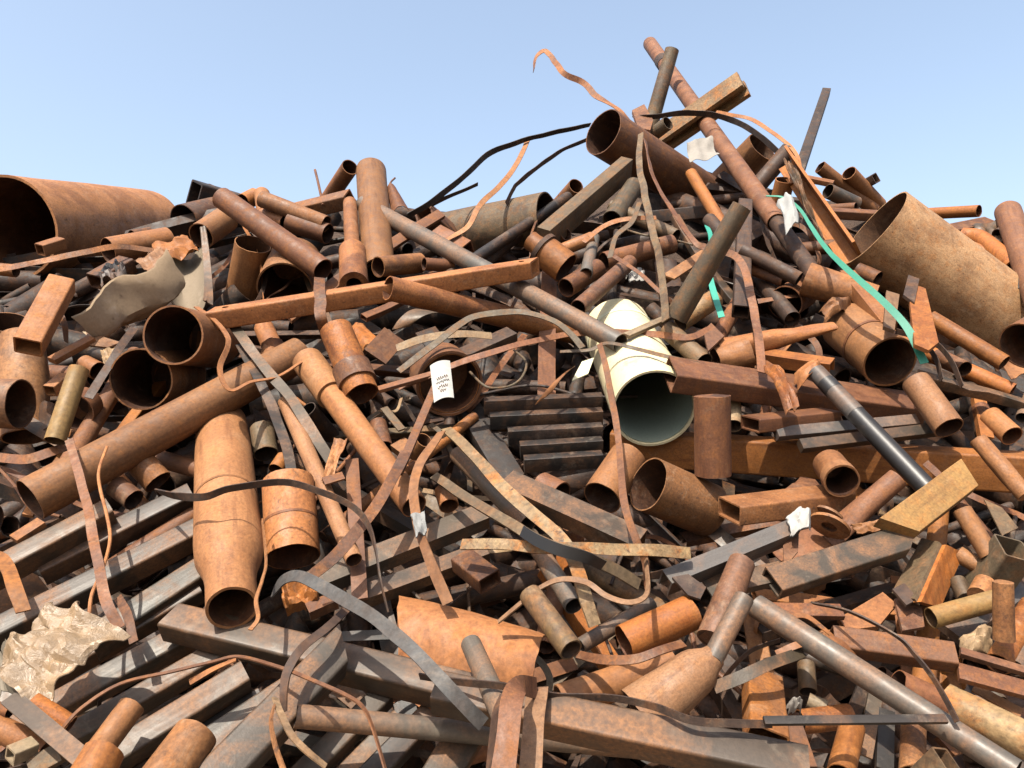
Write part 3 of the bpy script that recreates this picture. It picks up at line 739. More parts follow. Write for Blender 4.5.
# ================================================================ left middle
B('rusty square tube slanting up right with open lower end at left', 28, 347, 62, 284, 26, 22, 'tan', 1.0, .66, t=1.8, roll=20)
S('dark flat strap looped round the slanting square tube at left', [(22, 330, .7), (34, 312, .82), (44, 300, .88), (54, 306, .86), (63, 322, .78), (66, 342, .65)], 7, 'brn', twist=[70, 20, 0, 20, 60])
P('wide rusty pipe mouth facing up at the far left edge', 8, 322, 6, 352, 44, 'tan', .5, .45, t=.06)
P('bent upright tan pipe at left with dark bottom mouth', 26, 437, 22, 336, 44, 'ltan', .15, .35, prof=[(0, 1), (.25, 1), (.45, 1.04), (.6, 1.06), (.8, .98), (1, .9)])
P('rusty pipe end jutting in level from the left edge', 21, 404, -34, 402, 50, 'tan', .66, .26, t=.05)
P('yellow grey pipe leaning beside the bent upright pipe at left', 55, 441, 79, 369, 20, 'ylw', .74, .35, t=.06, name='steel_pipe')
P('thin rusty ring end behind the yellow grey leaning pipe', 74, 412, 84, 404, 38, 'brn', .45, .85, t=.06)
B('rusty flat bar lying between square tube and the stacked pipe mouths', 52, 361, 92, 339, 12, 6, 'tan', .6, kind='solid', name='flat_bar', cat='bar')
G('thin triangular rusty plate left of the upper stacked pipe mouth', [(86, 332), (121, 343), (108, 348), (90, 346)], 'pink', .58, 2)
P('small rusty pipe mouth left of the two stacked pipe mouths', 98, 371, 84, 364, 19, 'tan', .55, .7)
T('small pale torn scrap beside the small pipe mouth at left', [(100, 348), (115, 347), (113, 364), (104, 366)], 'bge', .55, crumple=.03)
B('small rusty square tube offcut under the flat bar at left', 50, 391, 66, 378, 13, 12, 'tan', .6, .6)
S('dark flat strap leaning left of the two stacked pipe mouths', [(134, 328, .8), (120, 348, .8), (106, 370, .76), (88, 398, .7)], 9, 'dk', twist=20)
P('upper of two stacked large pipe mouths at left', 173, 335, 214, 342, 60, 'tan', 1.08, .93, t=.06, dent=.015)
P('lower of two stacked large pipe mouths at left', 141, 379, 178, 374, 62, 'tan', .66, .93, t=.05, dent=.015)
S('brown bent strap draped round the upper stacked pipe mouth', [(196, 307, .95), (212, 318, 1.0), (226, 334, 1.0), (228, 345, .98), (220, 368, .95), (229, 390, .9), (252, 382, .8), (278, 376, .72), (302, 362, .7)], 6, 'tan', twist=[60, 40, 20, 20, 60, 70, 60], th=.006)
P('long thick rusty pipe slanting up right with open lower end at left', 30, 500, 300, 354, 46, 'tan', .62, None, .48, t=.05, dent=.02, name='large_pipe')
P('thick tan pipe narrowing to a nozzle, mouth down, left of centre', 232, 608, 222, 424, 75, 'ltan', .72, .80, prof=[(0, .67), (.10, .68), (.14, .74), (.20, .95), (.26, 1), (.5, 1), (.75, 1), (1, .95)], t=.12, dent=.02, name='nozzle_pipe', parts=[('weld_seam', .47, .48, 1.012, 'tan')])
S('folded rusty strip wrapped along the right side of the nozzle pipe', [(262, 520, .8), (266, 560, .86), (262, 580, .92), (256, 600, .95), (258, 618, .95), (250, 630, .95)], 5, 'tan', twist=[70, 60, 30, 40])
P('wide orange pipe with weld ring, mouth down, right of nozzle pipe', 293, 557, 288, 482, 54, 'tan', .50, .45, t=.04, parts=[('weld_seam', .42, .45, 1.02, 'brn')])
T('rough orange plate block under the mouth of the wide orange pipe', [(282, 588, .5), (316, 580, .5), (320, 604, .5), (286, 610, .5)], 'org', .5, crumple=.05, th=.05)
B('rusty open clip channel below the orange plate block', 308, 612, 336, 600, 14, 12, 'brn', .5, kind='U', t=2, name='steel_channel', cat='channel')
P('small dark pipe mouth standing right of the nozzle pipe', 266, 454, 262, 428, 24, 'olv', .3, .6)
P('short orange scrap pipe beside the small dark pipe mouth', 276, 470, 284, 458, 16, 'org', .3)
P('long tan pipe with sleeved upper end slanting down right, left of centre', 414, 506, 308, 362, 27, 'tan', .62, None, .58, d2=26, parts=[('sleeve', .72, 1.0, 1.22, 'ltan')])
P('slim orange and grey pipe slanting down right of the wide orange pipe', 354, 560, 286, 402, 17, 'pink', .62, None, .55, d2=16)
S('grey flat strap slanting down from the left of drilled beam', [(234, 326, .82), (252, 352, .78), (268, 372, .74), (290, 396, .7), (310, 428, .62), (332, 462, .55)], 12, 'ggr', twist=15, th=.005)
S('dark green grey strap running parallel left of the slim orange pipe', [(240, 344, .68), (258, 378, .68), (274, 412, .62), (286, 446, .56), (292, 478, .5)], 11, 'dst', twist=15, th=.005)
P('dark pipe mouth in shade under the sleeved tan pipe', 308, 409, 332, 436, 17, 'dk', .48, .6)
P('orange pipe with wrapped strap collar, mouth down, left of centre', 362, 394, 336, 330, 34, 'org', .68, .55, t=.07, parts=[('strap_collar', .16, .40, 1.16, 'red')])
B('bent rusty channel offcut right of the collared orange pipe', 372, 362, 392, 340, 26, 18, 'brn', .52, kind='L', t=2, roll=30, name='steel_channel', cat='channel')
P('small dark pipe stub below the bent channel offcut', 392, 404, 376, 394, 12, 'dk', .5, .6)
B('thin pale green strip offcut below the dark pipe stub', 402, 430, 384, 408, 8, 2, 'olv', .55, kind='solid', name='flat_bar', cat='bar')
P('short rusty pipe stub standing right of the sleeved tan pipe', 384, 448, 378, 424, 18, 'brn', .45)
B('small flat orange offcut lying right of the sleeved tan pipe', 396, 452, 410, 444, 18, 8, 'tan', .45, kind='solid', name='flat_bar', cat='bar')
P('small rusty pipe mouth left of the tan strap with white tape', 424, 440, 414, 454, 17, 'tan', .52, .7)
T('bent rusty plate flange on the end of a pipe by the wide orange pipe', [(256, 362), (278, 338), (292, 352), (272, 372)], 'tan', .5, crumple=.03, bulge=(.04, 0))
P('short rusty pipe mouth beneath the drilled beam left part', 278, 366, 272, 344, 22, 'brn', .42, .5)
P('rounded rusty pipe top peeping under the drilled beam', 272, 346, 264, 328, 20, 'tan', .45)
T('tan rough flat strip standing between slim and sleeved pipes', [(334, 438), (348, 440), (330, 484), (322, 482)], 'ltan', .66, crumple=.02)
B('dark hooked strap end below the tan rough strip', 324, 484, 344, 478, 12, 8, 'brn', .68, kind='L', t=2, name='angle_iron', cat='bar')
B('upright pinkish flat bar left of the crossed brown strap', 360, 600, 352, 460, 16, 4, 'red', .52, kind='solid', name='flat_bar', cat='bar')
S('brown flat strap crossing down left with a kinked middle, left of centre', [(406, 452, .85), (394, 476, .86), (374, 508, .85), (340, 552, .8), (312, 576, .72)], 13, 'brn', twist=15, th=.006)
S('black strap arching across the nozzle pipe and wide orange pipe', [(158, 491, .78), (178, 496, .9), (205, 497, 1.0), (232, 488, 1.02), (285, 482, 1.0), (320, 492, .98), (352, 506, .95), (368, 524, .92), (375, 550, .9), (380, 580, .85), (388, 612, .75)], 8.5, 'dk', twist=[60, 20, 30, 30, 40, 75, 80], th=.006, taper=(1.1, .6))
S('tan strap with white tape patch running down left of centre', [(441, 432, .78), (432, 446, .82), (418, 468, .85), (414, 498, .86), (418, 526, .86), (430, 560, .82), (448, 604, .7)], 11, 'ltan', twist=[50, 20, 20, 10], th=.006)
T('patch of white tape stuck on the tan strap', [(411, 515), (424, 512), (427, 532), (415, 537)], 'white', .885, crumple=.02, th=.008, edge=.1, name='tape_patch', cat='tape')
# ================================================================ straps of the middle
S('crumbly yellow strap slanting from centre to lower right', [(446, 428, .7), (470, 452, .74), (500, 484, .78), (532, 514, .8), (562, 540, .8), (578, 572, .76), (586, 600, .7), (594, 626, .62)], 15, 'scale', twist=[40, 20, 10, 10, 20, 30], th=.01)
S('crumbly yellow strap lying level below the pipe pair', [(462, 545, .72), (500, 544, .8), (540, 547, .86), (590, 549, .88), (640, 550, .88), (690, 552, .8)], 13, 'scale', twist=[30, 15, 10, 10], th=.01)
S('olive ridged strap slanting under the two crumbly straps', [(434, 476, .62), (470, 500, .72), (500, 518, .8), (520, 530, .9), (552, 546, .95), (580, 556, .92), (612, 568, .82), (640, 584, .7)], 13, 'olv', twist=[30, 20, 10, 20], th=.012)
S('black worn strap piece lying over the olive ridged strap', [(522, 531, .93), (540, 541, .97), (562, 551, .98), (586, 558, .95), (604, 566, .88)], 13, 'blk', twist=10, th=.008)
P('bright steel pipe slanting down right under the crumbly yellow strap', 528, 524, 458, 454, 21, 'slv', .58, None, .5, name='steel_pipe')
P('lower stretch of bright steel pipe below the level crumbly strap', 574, 606, 530, 536, 20, 'slv', .48, None, .4, name='steel_pipe')
B('brown steel channel slanting right with bright edge below the planks', 506, 484, 640, 545, 26, 18, 'stl', .55, kind='U', t=2, name='steel_channel', cat='channel')
B('dark slanting beam in shade behind the crumbly yellow strap', 460, 396, 512, 482, 24, 12, 'vdk', .08, kind='solid', name='steel_beam', cat='beam')
S('pinkish brown strap looping in an s-curve at the centre bottom', [(498, 622, .7), (520, 604, .78), (542, 587, .86), (562, 579, .92), (586, 582, .95), (606, 596, .95), (628, 603, .95), (644, 598, .92), (648, 584, .85), (646, 556, .75)], 6.5, 'pink', twist=[60, 40, 20, 30, 40, 60], th=.006)
B('rusty square tube with open mouth at centre below level strap', 490, 582, 462, 560, 26, 18, 'brn', .55, .66, t=1.8)
P('small rusty pipe mouth right of the tan strap with white tape', 449, 506, 444, 490, 20, 'tan', .5, .65)
B('long grey brown channel rising right under the tan strap', 300, 590, 484, 516, 26, 16, 'gry', .42, kind='U', t=2, name='steel_channel', cat='channel')
B('second brown channel rising right below the grey brown one', 350, 602, 486, 552, 20, 14, 'stl', .42, kind='U', t=2, name='steel_channel', cat='channel')
# ================================================================ right lower middle
B('pale bluish steel channel rising right with folded end', 665, 583, 792, 531, 17, 22, 'blu', .66, kind='U', t=1.8, roll=10, name='steel_channel', cat='channel')
G('folded dark end plate on the pale bluish channel', [(783, 546), (799, 526), (798, 552), (784, 568)], 'brn', .66, 2)
B('wide steel beam with pointed right end and orange edge', 772, 583, 912, 538, 30, 16, 'gry', .62, kind='tube', t=2, roll=8, cut2=1.3, name='box_beam', cat='beam')
B('folded steel plate bar left of the wide pointed beam', 706, 590, 784, 572, 24, 8, 'gry', .58, kind='J', t=2, name='steel_channel', cat='channel')
G('dark bent plate below the pale bluish channel', [(672, 578), (688, 575), (706, 588), (700, 600), (688, 596)], 'dk', .72, 3)
P('short tan pipe mouth standing in front of the orange box beam', 842, 481, 829, 464, 33, 'tan', .72, .88, t=.06, parts=[('rim_collar', 0, .3, 1.07, 'ltan')])
P('rusty pipe squashed flat at its lower end beside the flange plates', 898, 478, 826, 540, 21, 'red', .74, -.1, flat2=.75, d2=24, lift2=.6)
P('round rusty flange plate with a centre hole above the pointed steel beam', 829, 527, 830, 524.5, 40, 'tan', .56, .5, t=.62, name='flange_plate', cat='flange', jag=0)
P('thin rusty flange ring behind the round flange plate with centre hole', 828, 516, 829, 514, 30, 'pink', .50, .42, t=.6, name='flange_plate', cat='flange', jag=0)
T('broad pinkish plate lying under the flange plates', [(766, 546), (820, 522), (850, 548), (790, 570)], 'red', .42)
B('thick orange plank with yellow top, right of flange plates', 896, 529, 966, 476, 32, 15, 'ylw', .70, kind='solid', roll=14, cut1=-.7, cut2=.6, name='steel_plank', cat='plank')
T('small toothed rusty plate below the orange plank', [(850, 526), (880, 520), (892, 528), (858, 534)], 'tan', .6, crumple=.03)
P('pinkish pipe slanting down right of the orange plank', 990, 556, 962, 510, 19, 'tan', .6, .2)
P('lower pinkish pipe elbow meeting the slanting pinkish pipe', 958, 554, 990, 572, 17, 'tan', .5)
B('large olive square tube with open mouth at the right edge', 1014, 548, 984, 590, 34, 30, 'olv', .72, .45, t=1.8, roll=20)
T('olive rust spotted plate standing left of the large olive tube', [(984, 500), (1002, 508), (1018, 528), (1002, 536)], 'olv', .55)
def banded_plate():
    e = holder('curved_plate', at(927, 572, .55))
    for pn, c4, k in (('bare_half', [(924, 541, .46), (942, 545, .60), (917, 602, .64), (894, 596, .50)], 'olv'), ('orange_band', [(942, 545, .60), (960, 553, .46), (937, 608, .50), (917, 602, .64)], 'org')):
        bm, o = sheet_bm(path(c4, .5), 10, 14, (0, 0), .004, 3, .03, .0, 4)
        finish(pn, bm, k, Matrix.Translation(o), e)
    tag(e, 'fat curved plate with an orange band right of the pointed beam', 'plate')
banded_plate()
P('olive grey offcut stub right of the fat curved plate', 958, 582, 966, 600, 20, 'olv', .5, oval=.8)
P('short orange stub pipe right of the fat curved plate', 985, 583, 978, 596, 20, 'tan', .6)
P('rusty pipe rising right with mouth at the left, right lower side', 931, 618, 996, 600, 21, 'ylw', .6, .45)
P('upright rounded orange pipe near the right edge', 1004, 640, 1003, 582, 20, 'tan', .74, -.05, d2=19)
B('wide grey sheet beam leaning up right behind the rounded orange pipe', 950, 634, 1020, 586, 26, 10, 'blu', .45, kind='solid', name='steel_beam', cat='beam')
P('long orange rough pipe slanting up at the right edge', 998, 664, 1032, 606, 24, 'org', .62)
P('pale silver pipe at the right edge beside rough orange pipe', 1014, 668, 1036, 622, 20, 'slv', .6, name='steel_pipe')
T('cream cardboard scrap stuck near the right edge', [(958, 640), (990, 634), (991, 656), (962, 658)], 'bge', .55, crumple=.04, bulge=(.04, 0), name='cardboard_scrap', cat='cardboard')
G('rusty wedge plate pile right below the pointed beam', [(838, 620), (882, 594), (896, 606), (878, 628), (846, 632)], 'tan', .5, 6)
G('pinkish broken plate left of the mouth of the rising pipe', [(894, 600), (920, 598), (924, 628), (902, 632)], 'red', .55, 4)
G('dark jagged plate point under the fat curved plate', [(892, 590), (904, 584), (918, 600), (906, 606)], 'dk', .62, 3)
B('long rusty flat bar lying level below the folded plate bar', 758, 610, 842, 612, 16, 6, 'brn', .58, kind='solid', name='flat_bar', cat='bar')
B('rusty rectangular tube slanting right with bright edge, lower right', 832, 640, 953, 657, 24, 20, 'brn', .66, kind='tube', roll=12, t=2)
S('wavy rusty strap left of the slanting rectangular tube', [(782, 618, .6), (804, 616, .66), (822, 628, .7), (840, 644, .68)], 6, 'tan', twist=[20, 40, 60])
S('thin dark curved strap arching over the slanting rectangular tube', [(812, 603, .75), (850, 612, .86), (896, 636, .9), (914, 654, .9), (932, 676, .9), (946, 700, .88), (957, 722, .85)], 6, 'dk', twist=[70, 60, 40, 30], th=.006)
P('long bright steel pipe slanting down to the lower right corner', 1016, 772, 756, 606, 26, 'slv', .78, None, .72, d2=24, name='steel_pipe', dent=.012)
P('rusty pipe mouth beside the long bright steel pipe at lower right', 897, 684, 962, 714, 29, 'red', .62, .45, t=.07)
P('thick scaly rusty pipe at lower right corner', 1050, 752, 944, 700, 38, 'scale', .6, None, .55)
P('small rusty pipe mouth left of the rusty pipe mouth at lower right', 880, 674, 894, 684, 17, 'brn', .5, .6)
B('rusty strip bar leaning at the right edge under the orange pipe', 960, 652, 1040, 676, 9, 6, 'red', .66, kind='solid', name='flat_bar', cat='bar')
B('broad brown flat bar below the strip bar at right edge', 958, 672, 1040, 694, 20, 6, 'brn', .66, kind='solid', name='flat_bar', cat='bar')
B('rusty channel edge under the broad flat bar at right', 972, 690, 1020, 716, 12, 10, 'tan', .55, kind='L', t=2, name='angle_iron', cat='bar')
P('steel stub mouth in shade under broad flat bar', 1000, 702, 990, 690, 15, 'gry', .5, .5, name='steel_pipe')
B('bluish dark flat strip lying level across the lower right', 764, 721, 946, 719, 9, 4, 'dst', .87, kind='solid', name='flat_bar', cat='bar')
B('rusty upright box tube with orange face, lower centre right', 766, 740, 762, 680, 40, 26, 'org', .62, None, .5, kind='tube', t=2, roll=10)
P('short orange pipe standing at the bottom right of the orange box', 840, 776, 852, 728, 27, 'org', .66, None, .6)
P('pinkish tan pipe standing under the bright steel pipe at bottom right', 912, 776, 914, 720, 25, 'tan', .6, None, .56)
B('dark square tube mouth at the bottom edge, right side', 950, 764, 920, 792, 36, 22, 'olv', .8, .5, t=2)
B('pale grey angle strip standing at the bottom right', 864, 758, 876, 690, 14, 8, 'gry', .5, kind='L', t=2, name='angle_iron', cat='bar')
B('dark shiny angle strip standing beside pale angle strip', 884, 772, 886, 712, 16, 9, 'dst', .5, kind='L', t=2, name='angle_iron', cat='bar')
B('brown angle bar leaning down right of the orange box', 806, 770, 788, 716, 20, 12, 'brn', .55, kind='L', t=2, name='angle_iron', cat='bar')
P('rusty level pipe behind the bluish strip right of the orange box', 800, 722, 850, 716, 24, 'org', .48)
P('short curved pipe cut standing in the dark hollow, lower right', 808, 692, 806, 664, 22, 'olv', .42, .4, oval=.8)
T('small white stone-like foam scrap right of the orange box', [(786, 706), (799, 704), (801, 712), (788, 714)], 'white', .6, bulge=(.02, .02), crumple=.03, th=.02, name='foam_scrap', cat='foam')
P('dull pale pipe stub in the dark hollow lower right', 826, 708, 808, 700, 15, 'bge', .48)
S('grey black flat strap rising right in the hollow, lower right', [(714, 688, .68), (742, 677, .74), (770, 664, .76), (802, 652, .7)], 13, 'ggr', twist=15, th=.006)
S('curved dark strap arching in the hollow beside the cone', [(720, 684, .5), (732, 668, .56), (752, 650, .58), (780, 640, .55)], 5, 'dk', twist=40)
S('tan strap lying over end of the grey black strap', [(776, 654, .7), (800, 644, .74), (832, 640, .72), (850, 652, .68), (862, 668, .6)], 8, 'tan', twist=[20, 30, 60])
# ================================================================ bottom centre
P('grey and rust cone reducer pipe in the bottom centre right', 640, 716, 716, 655, 60, 'pink', .60, .10, d2=40, name='cone_pipe', dent=.02, prof=[(0, 1), (.35, 1), (.72, 1), (.8, .94), (.92, .66), (1, .58)])
P('bright steel pipe stub running into the cone reducer', 744, 598, 712, 660, 20, 'slv', .84, None, .74, name='steel_pipe')
P('rusty pipe leaning behind the steel stub above the cone reducer', 742, 562, 712, 640, 26, 'red', .72, None, .62, d2=32)
P('orange pipe lying with mouth at left, right of the bottom centre', 624, 643, 692, 612, 36, 'org', .58, .3, t=.05)
P('long rusty pipe lying level behind the cone reducer', 560, 702, 672, 664, 34, 'tan', .5)
P('slim bright steel pipe rising right behind the orange lying pipe', 580, 646, 652, 604, 16, 'slv', .5, None, .48, name='steel_pipe')
S('dark brown strap bending in front of the orange lying pipe', [(578, 655, .62), (602, 660, .72), (634, 660, .76), (660, 652, .78), (684, 644, .74)], 11, 'brn', twist=[25, 20, 30], th=.006)
P('yellow brown pipe with round mouth slanting down at bottom centre', 571, 650, 530, 594, 25, 'ylw', .82, .55, t=.14)
T('large curved orange plate at the bottom centre', [(400, 597, .5), (546, 636, .5), (530, 690, .5), (398, 664, .5)], 'tan', .5, bulge=(.02, .07), th=.012, edge=.02, name='curved_plate', nx=20, ny=14)
P('bright tan pipe rising in front of the curved orange plate', 503, 716, 471, 644, 24, 'slv', .85, None, .72, name='steel_pipe', jag=.02)
P('long silver yellow pipe lying level at the bottom centre', 296, 716, 640, 748, 23, 'slv', .72, .06, name='steel_pipe')
def loop_strap():
    e = holder('looped_strap', at(520, 730, .9))
    for pn, pts, w, k, tw in (('front_leaf', [(536, 688, .86), (520, 686, 1.0), (512, 700, 1.06), (508, 735, 1.04), (502, 780, .98)], 21, 'red', [10, 5, 5]),
                              ('back_leaf', [(538, 688, .84), (534, 720, .86), (530, 780, .84)], 22, 'pink', [10, 8, 8]),
                              ('inner_edge', [(505, 694, .95), (496, 715, .95), (492, 750, .92), (490, 780, .9)], 12, 'dk', [50, 60, 50])):
        v = path(pts, .9); sm = smooth(v, 7); s = ppm(v[1])
        finish(pn, strap_bm(sm, w * s, .008, tw), k, Matrix.Translation(sm[0]), e, 40)
    tag(e, 'wide brown strap folded into a loop at the bottom edge centre', 'strap')
loop_strap()
S('wide bluish grey strap curving down right at the bottom left of centre', [(272, 594, .74), (284, 580, .84), (302, 577, .9), (332, 592, .94), (370, 614, .96), (404, 642, .97), (436, 676, .96), (462, 702, .9), (484, 724, .82)], 14.5, 'slate', twist=[70, 20, 5, 5, 5, 10], th=.006)
B('long dark steel box beam running right from the nozzle pipe mouth', 172, 622, 476, 696, 30, 28, 'stl', .55, None, .52, kind='tube', t=2, roll=2, name='box_beam', cat='beam', cut1=.2)
B('long dark steel box beam with bright edge at the bottom centre', 436, 692, 806, 770, 34, 30, 'stl', .74, None, .72, kind='tube', t=2, roll=2, name='box_beam', cat='beam')
S('dark strap lying along the top of the bright edged box beam', [(420, 676, .8), (462, 682, .86), (506, 686, .9), (556, 696, .80), (610, 697, .80), (652, 706, .82), (690, 720, .84), (730, 723, .84), (772, 724, .85)], 8, 'dk', twist=[40, 30, 30, 20, 20], th=.006)
# ================================================================ bottom left beams
BL = [  # x1 y1 x2 y2 w h key lift roll label
 (-60, 604, 112, 512, 24, 28, 'stl', .42, 10, 'uppermost tan topped steel tube under the pinkish strap at left'),
 (40, 572, 192, 496, 22, 24, 'dst', .30, 10, 'short dark steel tube in shade under the long thick pipe'),
 (-60, 664, 204, 530, 26, 30, 'stl', .46, 10, 'long steel tube with bright edge passing above the plastic bag'),
 (90, 646, 212, 566, 28, 26, 'ggr', .38, 10, 'short grey green steel tube just right of the plastic bag'),
 (-20, 716, 200, 590, 24, 24, 'stl', .34, 10, 'steel tube half hidden behind the top of the plastic bag'),
 (10, 734, 210, 624, 27, 26, 'gry', .40, 10, 'steel tube running right from under the plastic bag'),
 (30, 764, 222, 652, 24, 26, 'stl', .42, 10, 'steel tube just below the plastic bag'),
 (50, 798, 246, 676, 29, 28, 'stl', .52, 10, 'bright edged steel tube crossed by the thin dark strap'),
 (60, 822, 262, 700, 22, 24, 'dst', .42, 10, 'dark steel tube between two bright edged ones at bottom left'),
 (90, 828, 312, 680, 36, 30, 'ggr', .52, 10, 'broad grey steel tube above the big rough pipe end'),
 (170, 830, 342, 650, 44, 38, 'stl', .66, 14, 'broadest brown steel tube with sloped end at bottom left'),
 (250, 830, 386, 694, 26, 26, 'stl', .42, 10, 'narrow steel tube in shade right of the broadest tube'),
 (290, 836, 400, 722, 24, 24, 'gry', .38, 10, 'grey steel tube under the left end of level silver pipe'),
 (330, 820, 430, 716, 26, 26, 'dst', .40, 10, 'dark steel tube at the bottom under the level silver pipe'),
 (410, 830, 470, 728, 40, 28, 'stl', .44, 10, 'short broad steel tube at bottom left of the looped strap'),
]
for x1, y1, x2, y2, w, h, k, lf, rl, lb in BL:
    B(lb, x1, y1, x2, y2, w, h, k, lf, None, lf, kind='tube', t=2, roll=rl, name='steel_tube', cut2=(.8 if 'sloped' in lb else .1), group='steel tubes stacked at bottom left')
T('crumpled dirty plastic bag lying on steel tubes at left', [(4, 664, .74), (58, 612, .78), (132, 640, .78), (30, 704, .86)], 'bag', .78, bulge=(.02, .05), crumple=.10, freq=2.6, th=.004, edge=.10, nx=34, ny=26, name='plastic_bag', cat='bag', angle=14)
T('grey draped fold of plastic left of the plastic bag', [(-10, 660), (16, 644), (34, 690), (0, 700)], 'gcard', .66, crumple=.10, freq=2, th=.004, name='plastic_sheet', cat='sheet')
S('pinkish flat strap hanging down over the thick slanting pipe at left', [(69, 440, .84), (78, 470, .86), (88, 510, .84), (97, 556, .82), (106, 600, .8), (120, 628, .74)], 10.5, 'red', twist=10, th=.006)
W('tan bent wire hanging over the thick slanting pipe at left', [(107, 447, .86), (99, 470, .88), (100, 488, .88), (107, 516, .84), (110, 540, .82), (103, 568, .8), (92, 594, .8), (89, 616, .78)], 3, 'ltan')
S('orange flat strap bent down at the far left edge', [(-8, 556, .62), (4, 562, .7), (14, 584, .74), (24, 612, .7)], 15, 'org', twist=10, th=.006)
S('short dark red strap standing right of the pinkish strap', [(118, 598, .7), (128, 616, .74), (134, 642, .7)], 10, 'red', twist=20)
P('rusty pipe edge peeping in at left edge under thick pipe mouth', -6, 520, -40, 516, 30, 'brn', .5, .3)
B('rusty flat bar under the mouth of the thick slanting pipe', 14, 540, 42, 522, 14, 6, 'tan', .5, kind='solid', name='flat_bar', cat='bar')
P('dark pipe mouth in shade right under the thick slanting pipe', 134, 500, 116, 486, 22, 'brn', .4, .6)
P('short tan pipe stub beside the dark shaded mouth under thick pipe', 158, 482, 140, 462, 28, 'tan', .36, .35)
S('flat rusty strap lying at left edge above thick pipe mouth', [(-10, 456, .6), (24, 460, .66), (50, 452, .68), (66, 446, .62)], 11, 'brn', twist=20)
P('short rusty pipe with rounded end at bottom left', 98, 752, 132, 706, 27, 'tan', .72, .35, d2=26)
P('big rough rusty pipe end pointing up right at bottom left', 150, 800, 196, 734, 52, 'tan', .74, .4, d2=44)
P('broad rounded rusty pipe end at the bottom edge left', 78, 800, 104, 752, 46, 'org', .8, .4, d2=40)
B('grey brown flat bar slanting down right at bottom left', 10, 698, 86, 762, 17, 5, 'stl', .84, kind='L', t=2.5, name='angle_iron', cat='bar')
P('orange tube running right below the plastic bag', 70, 726, 32, 702, 20, 'org', .74, .2)
P('rusty pipe lying at the bottom left edge under flat bar', 44, 750, -10, 724, 24, 'tan', .66, .2)
B('small pale square tube mouth at the bottom left corner', 10, 756, 34, 746, 17, 15, 'bge', .78, .4, t=2)
B('rusty channel scrap at the bottom left corner beside the square mouth', 30, 772, 60, 756, 24, 14, 'olv', .72, kind='L', t=2, name='angle_iron', cat='bar')
P('tiny dark pipe mouth at bottom left edge', 10, 712, -10, 706, 13, 'brn', .76, .5)
S('thin dark strap winding over the bottom left tubes', [(60, 732, .8), (82, 708, .84), (120, 684, .84), (170, 672, .84), (212, 662, .84), (240, 657, .84), (282, 668, .86), (312, 680, .9), (344, 694, .92), (362, 706, .92), (372, 726, .9), (386, 772, .86)], 4.5, 'brn', twist=[60, 50, 50, 40, 50, 70], th=.005)
S('short twisted rusty strap end on the thin dark strap', [(190, 682, .78), (212, 670, .82), (236, 660, .84)], 7, 'tan', twist=[20, 60])
S('dark bent strap hanging down on the broadest tube', [(346, 610, .8), (326, 628, .86), (302, 648, .88), (288, 670, .88), (284, 690, .88), (284, 712, .84)], 10, 'dk', twist=[20, 10, 30, 50], th=.006)
S('pale tan strap loop hanging at bottom edge, right leaf', [(275, 698, .9), (281, 714, .92), (292, 736, .92), (308, 752, .9), (326, 766, .86)], 8, 'bge', twist=[50, 30, 40, 60], th=.005)
S('pale tan strap loop hanging at bottom edge, left leaf', [(274, 706, .92), (271, 722, .92), (275, 746, .9), (286, 778, .86)], 7, 'ltan', twist=[70, 50, 30], th=.005)
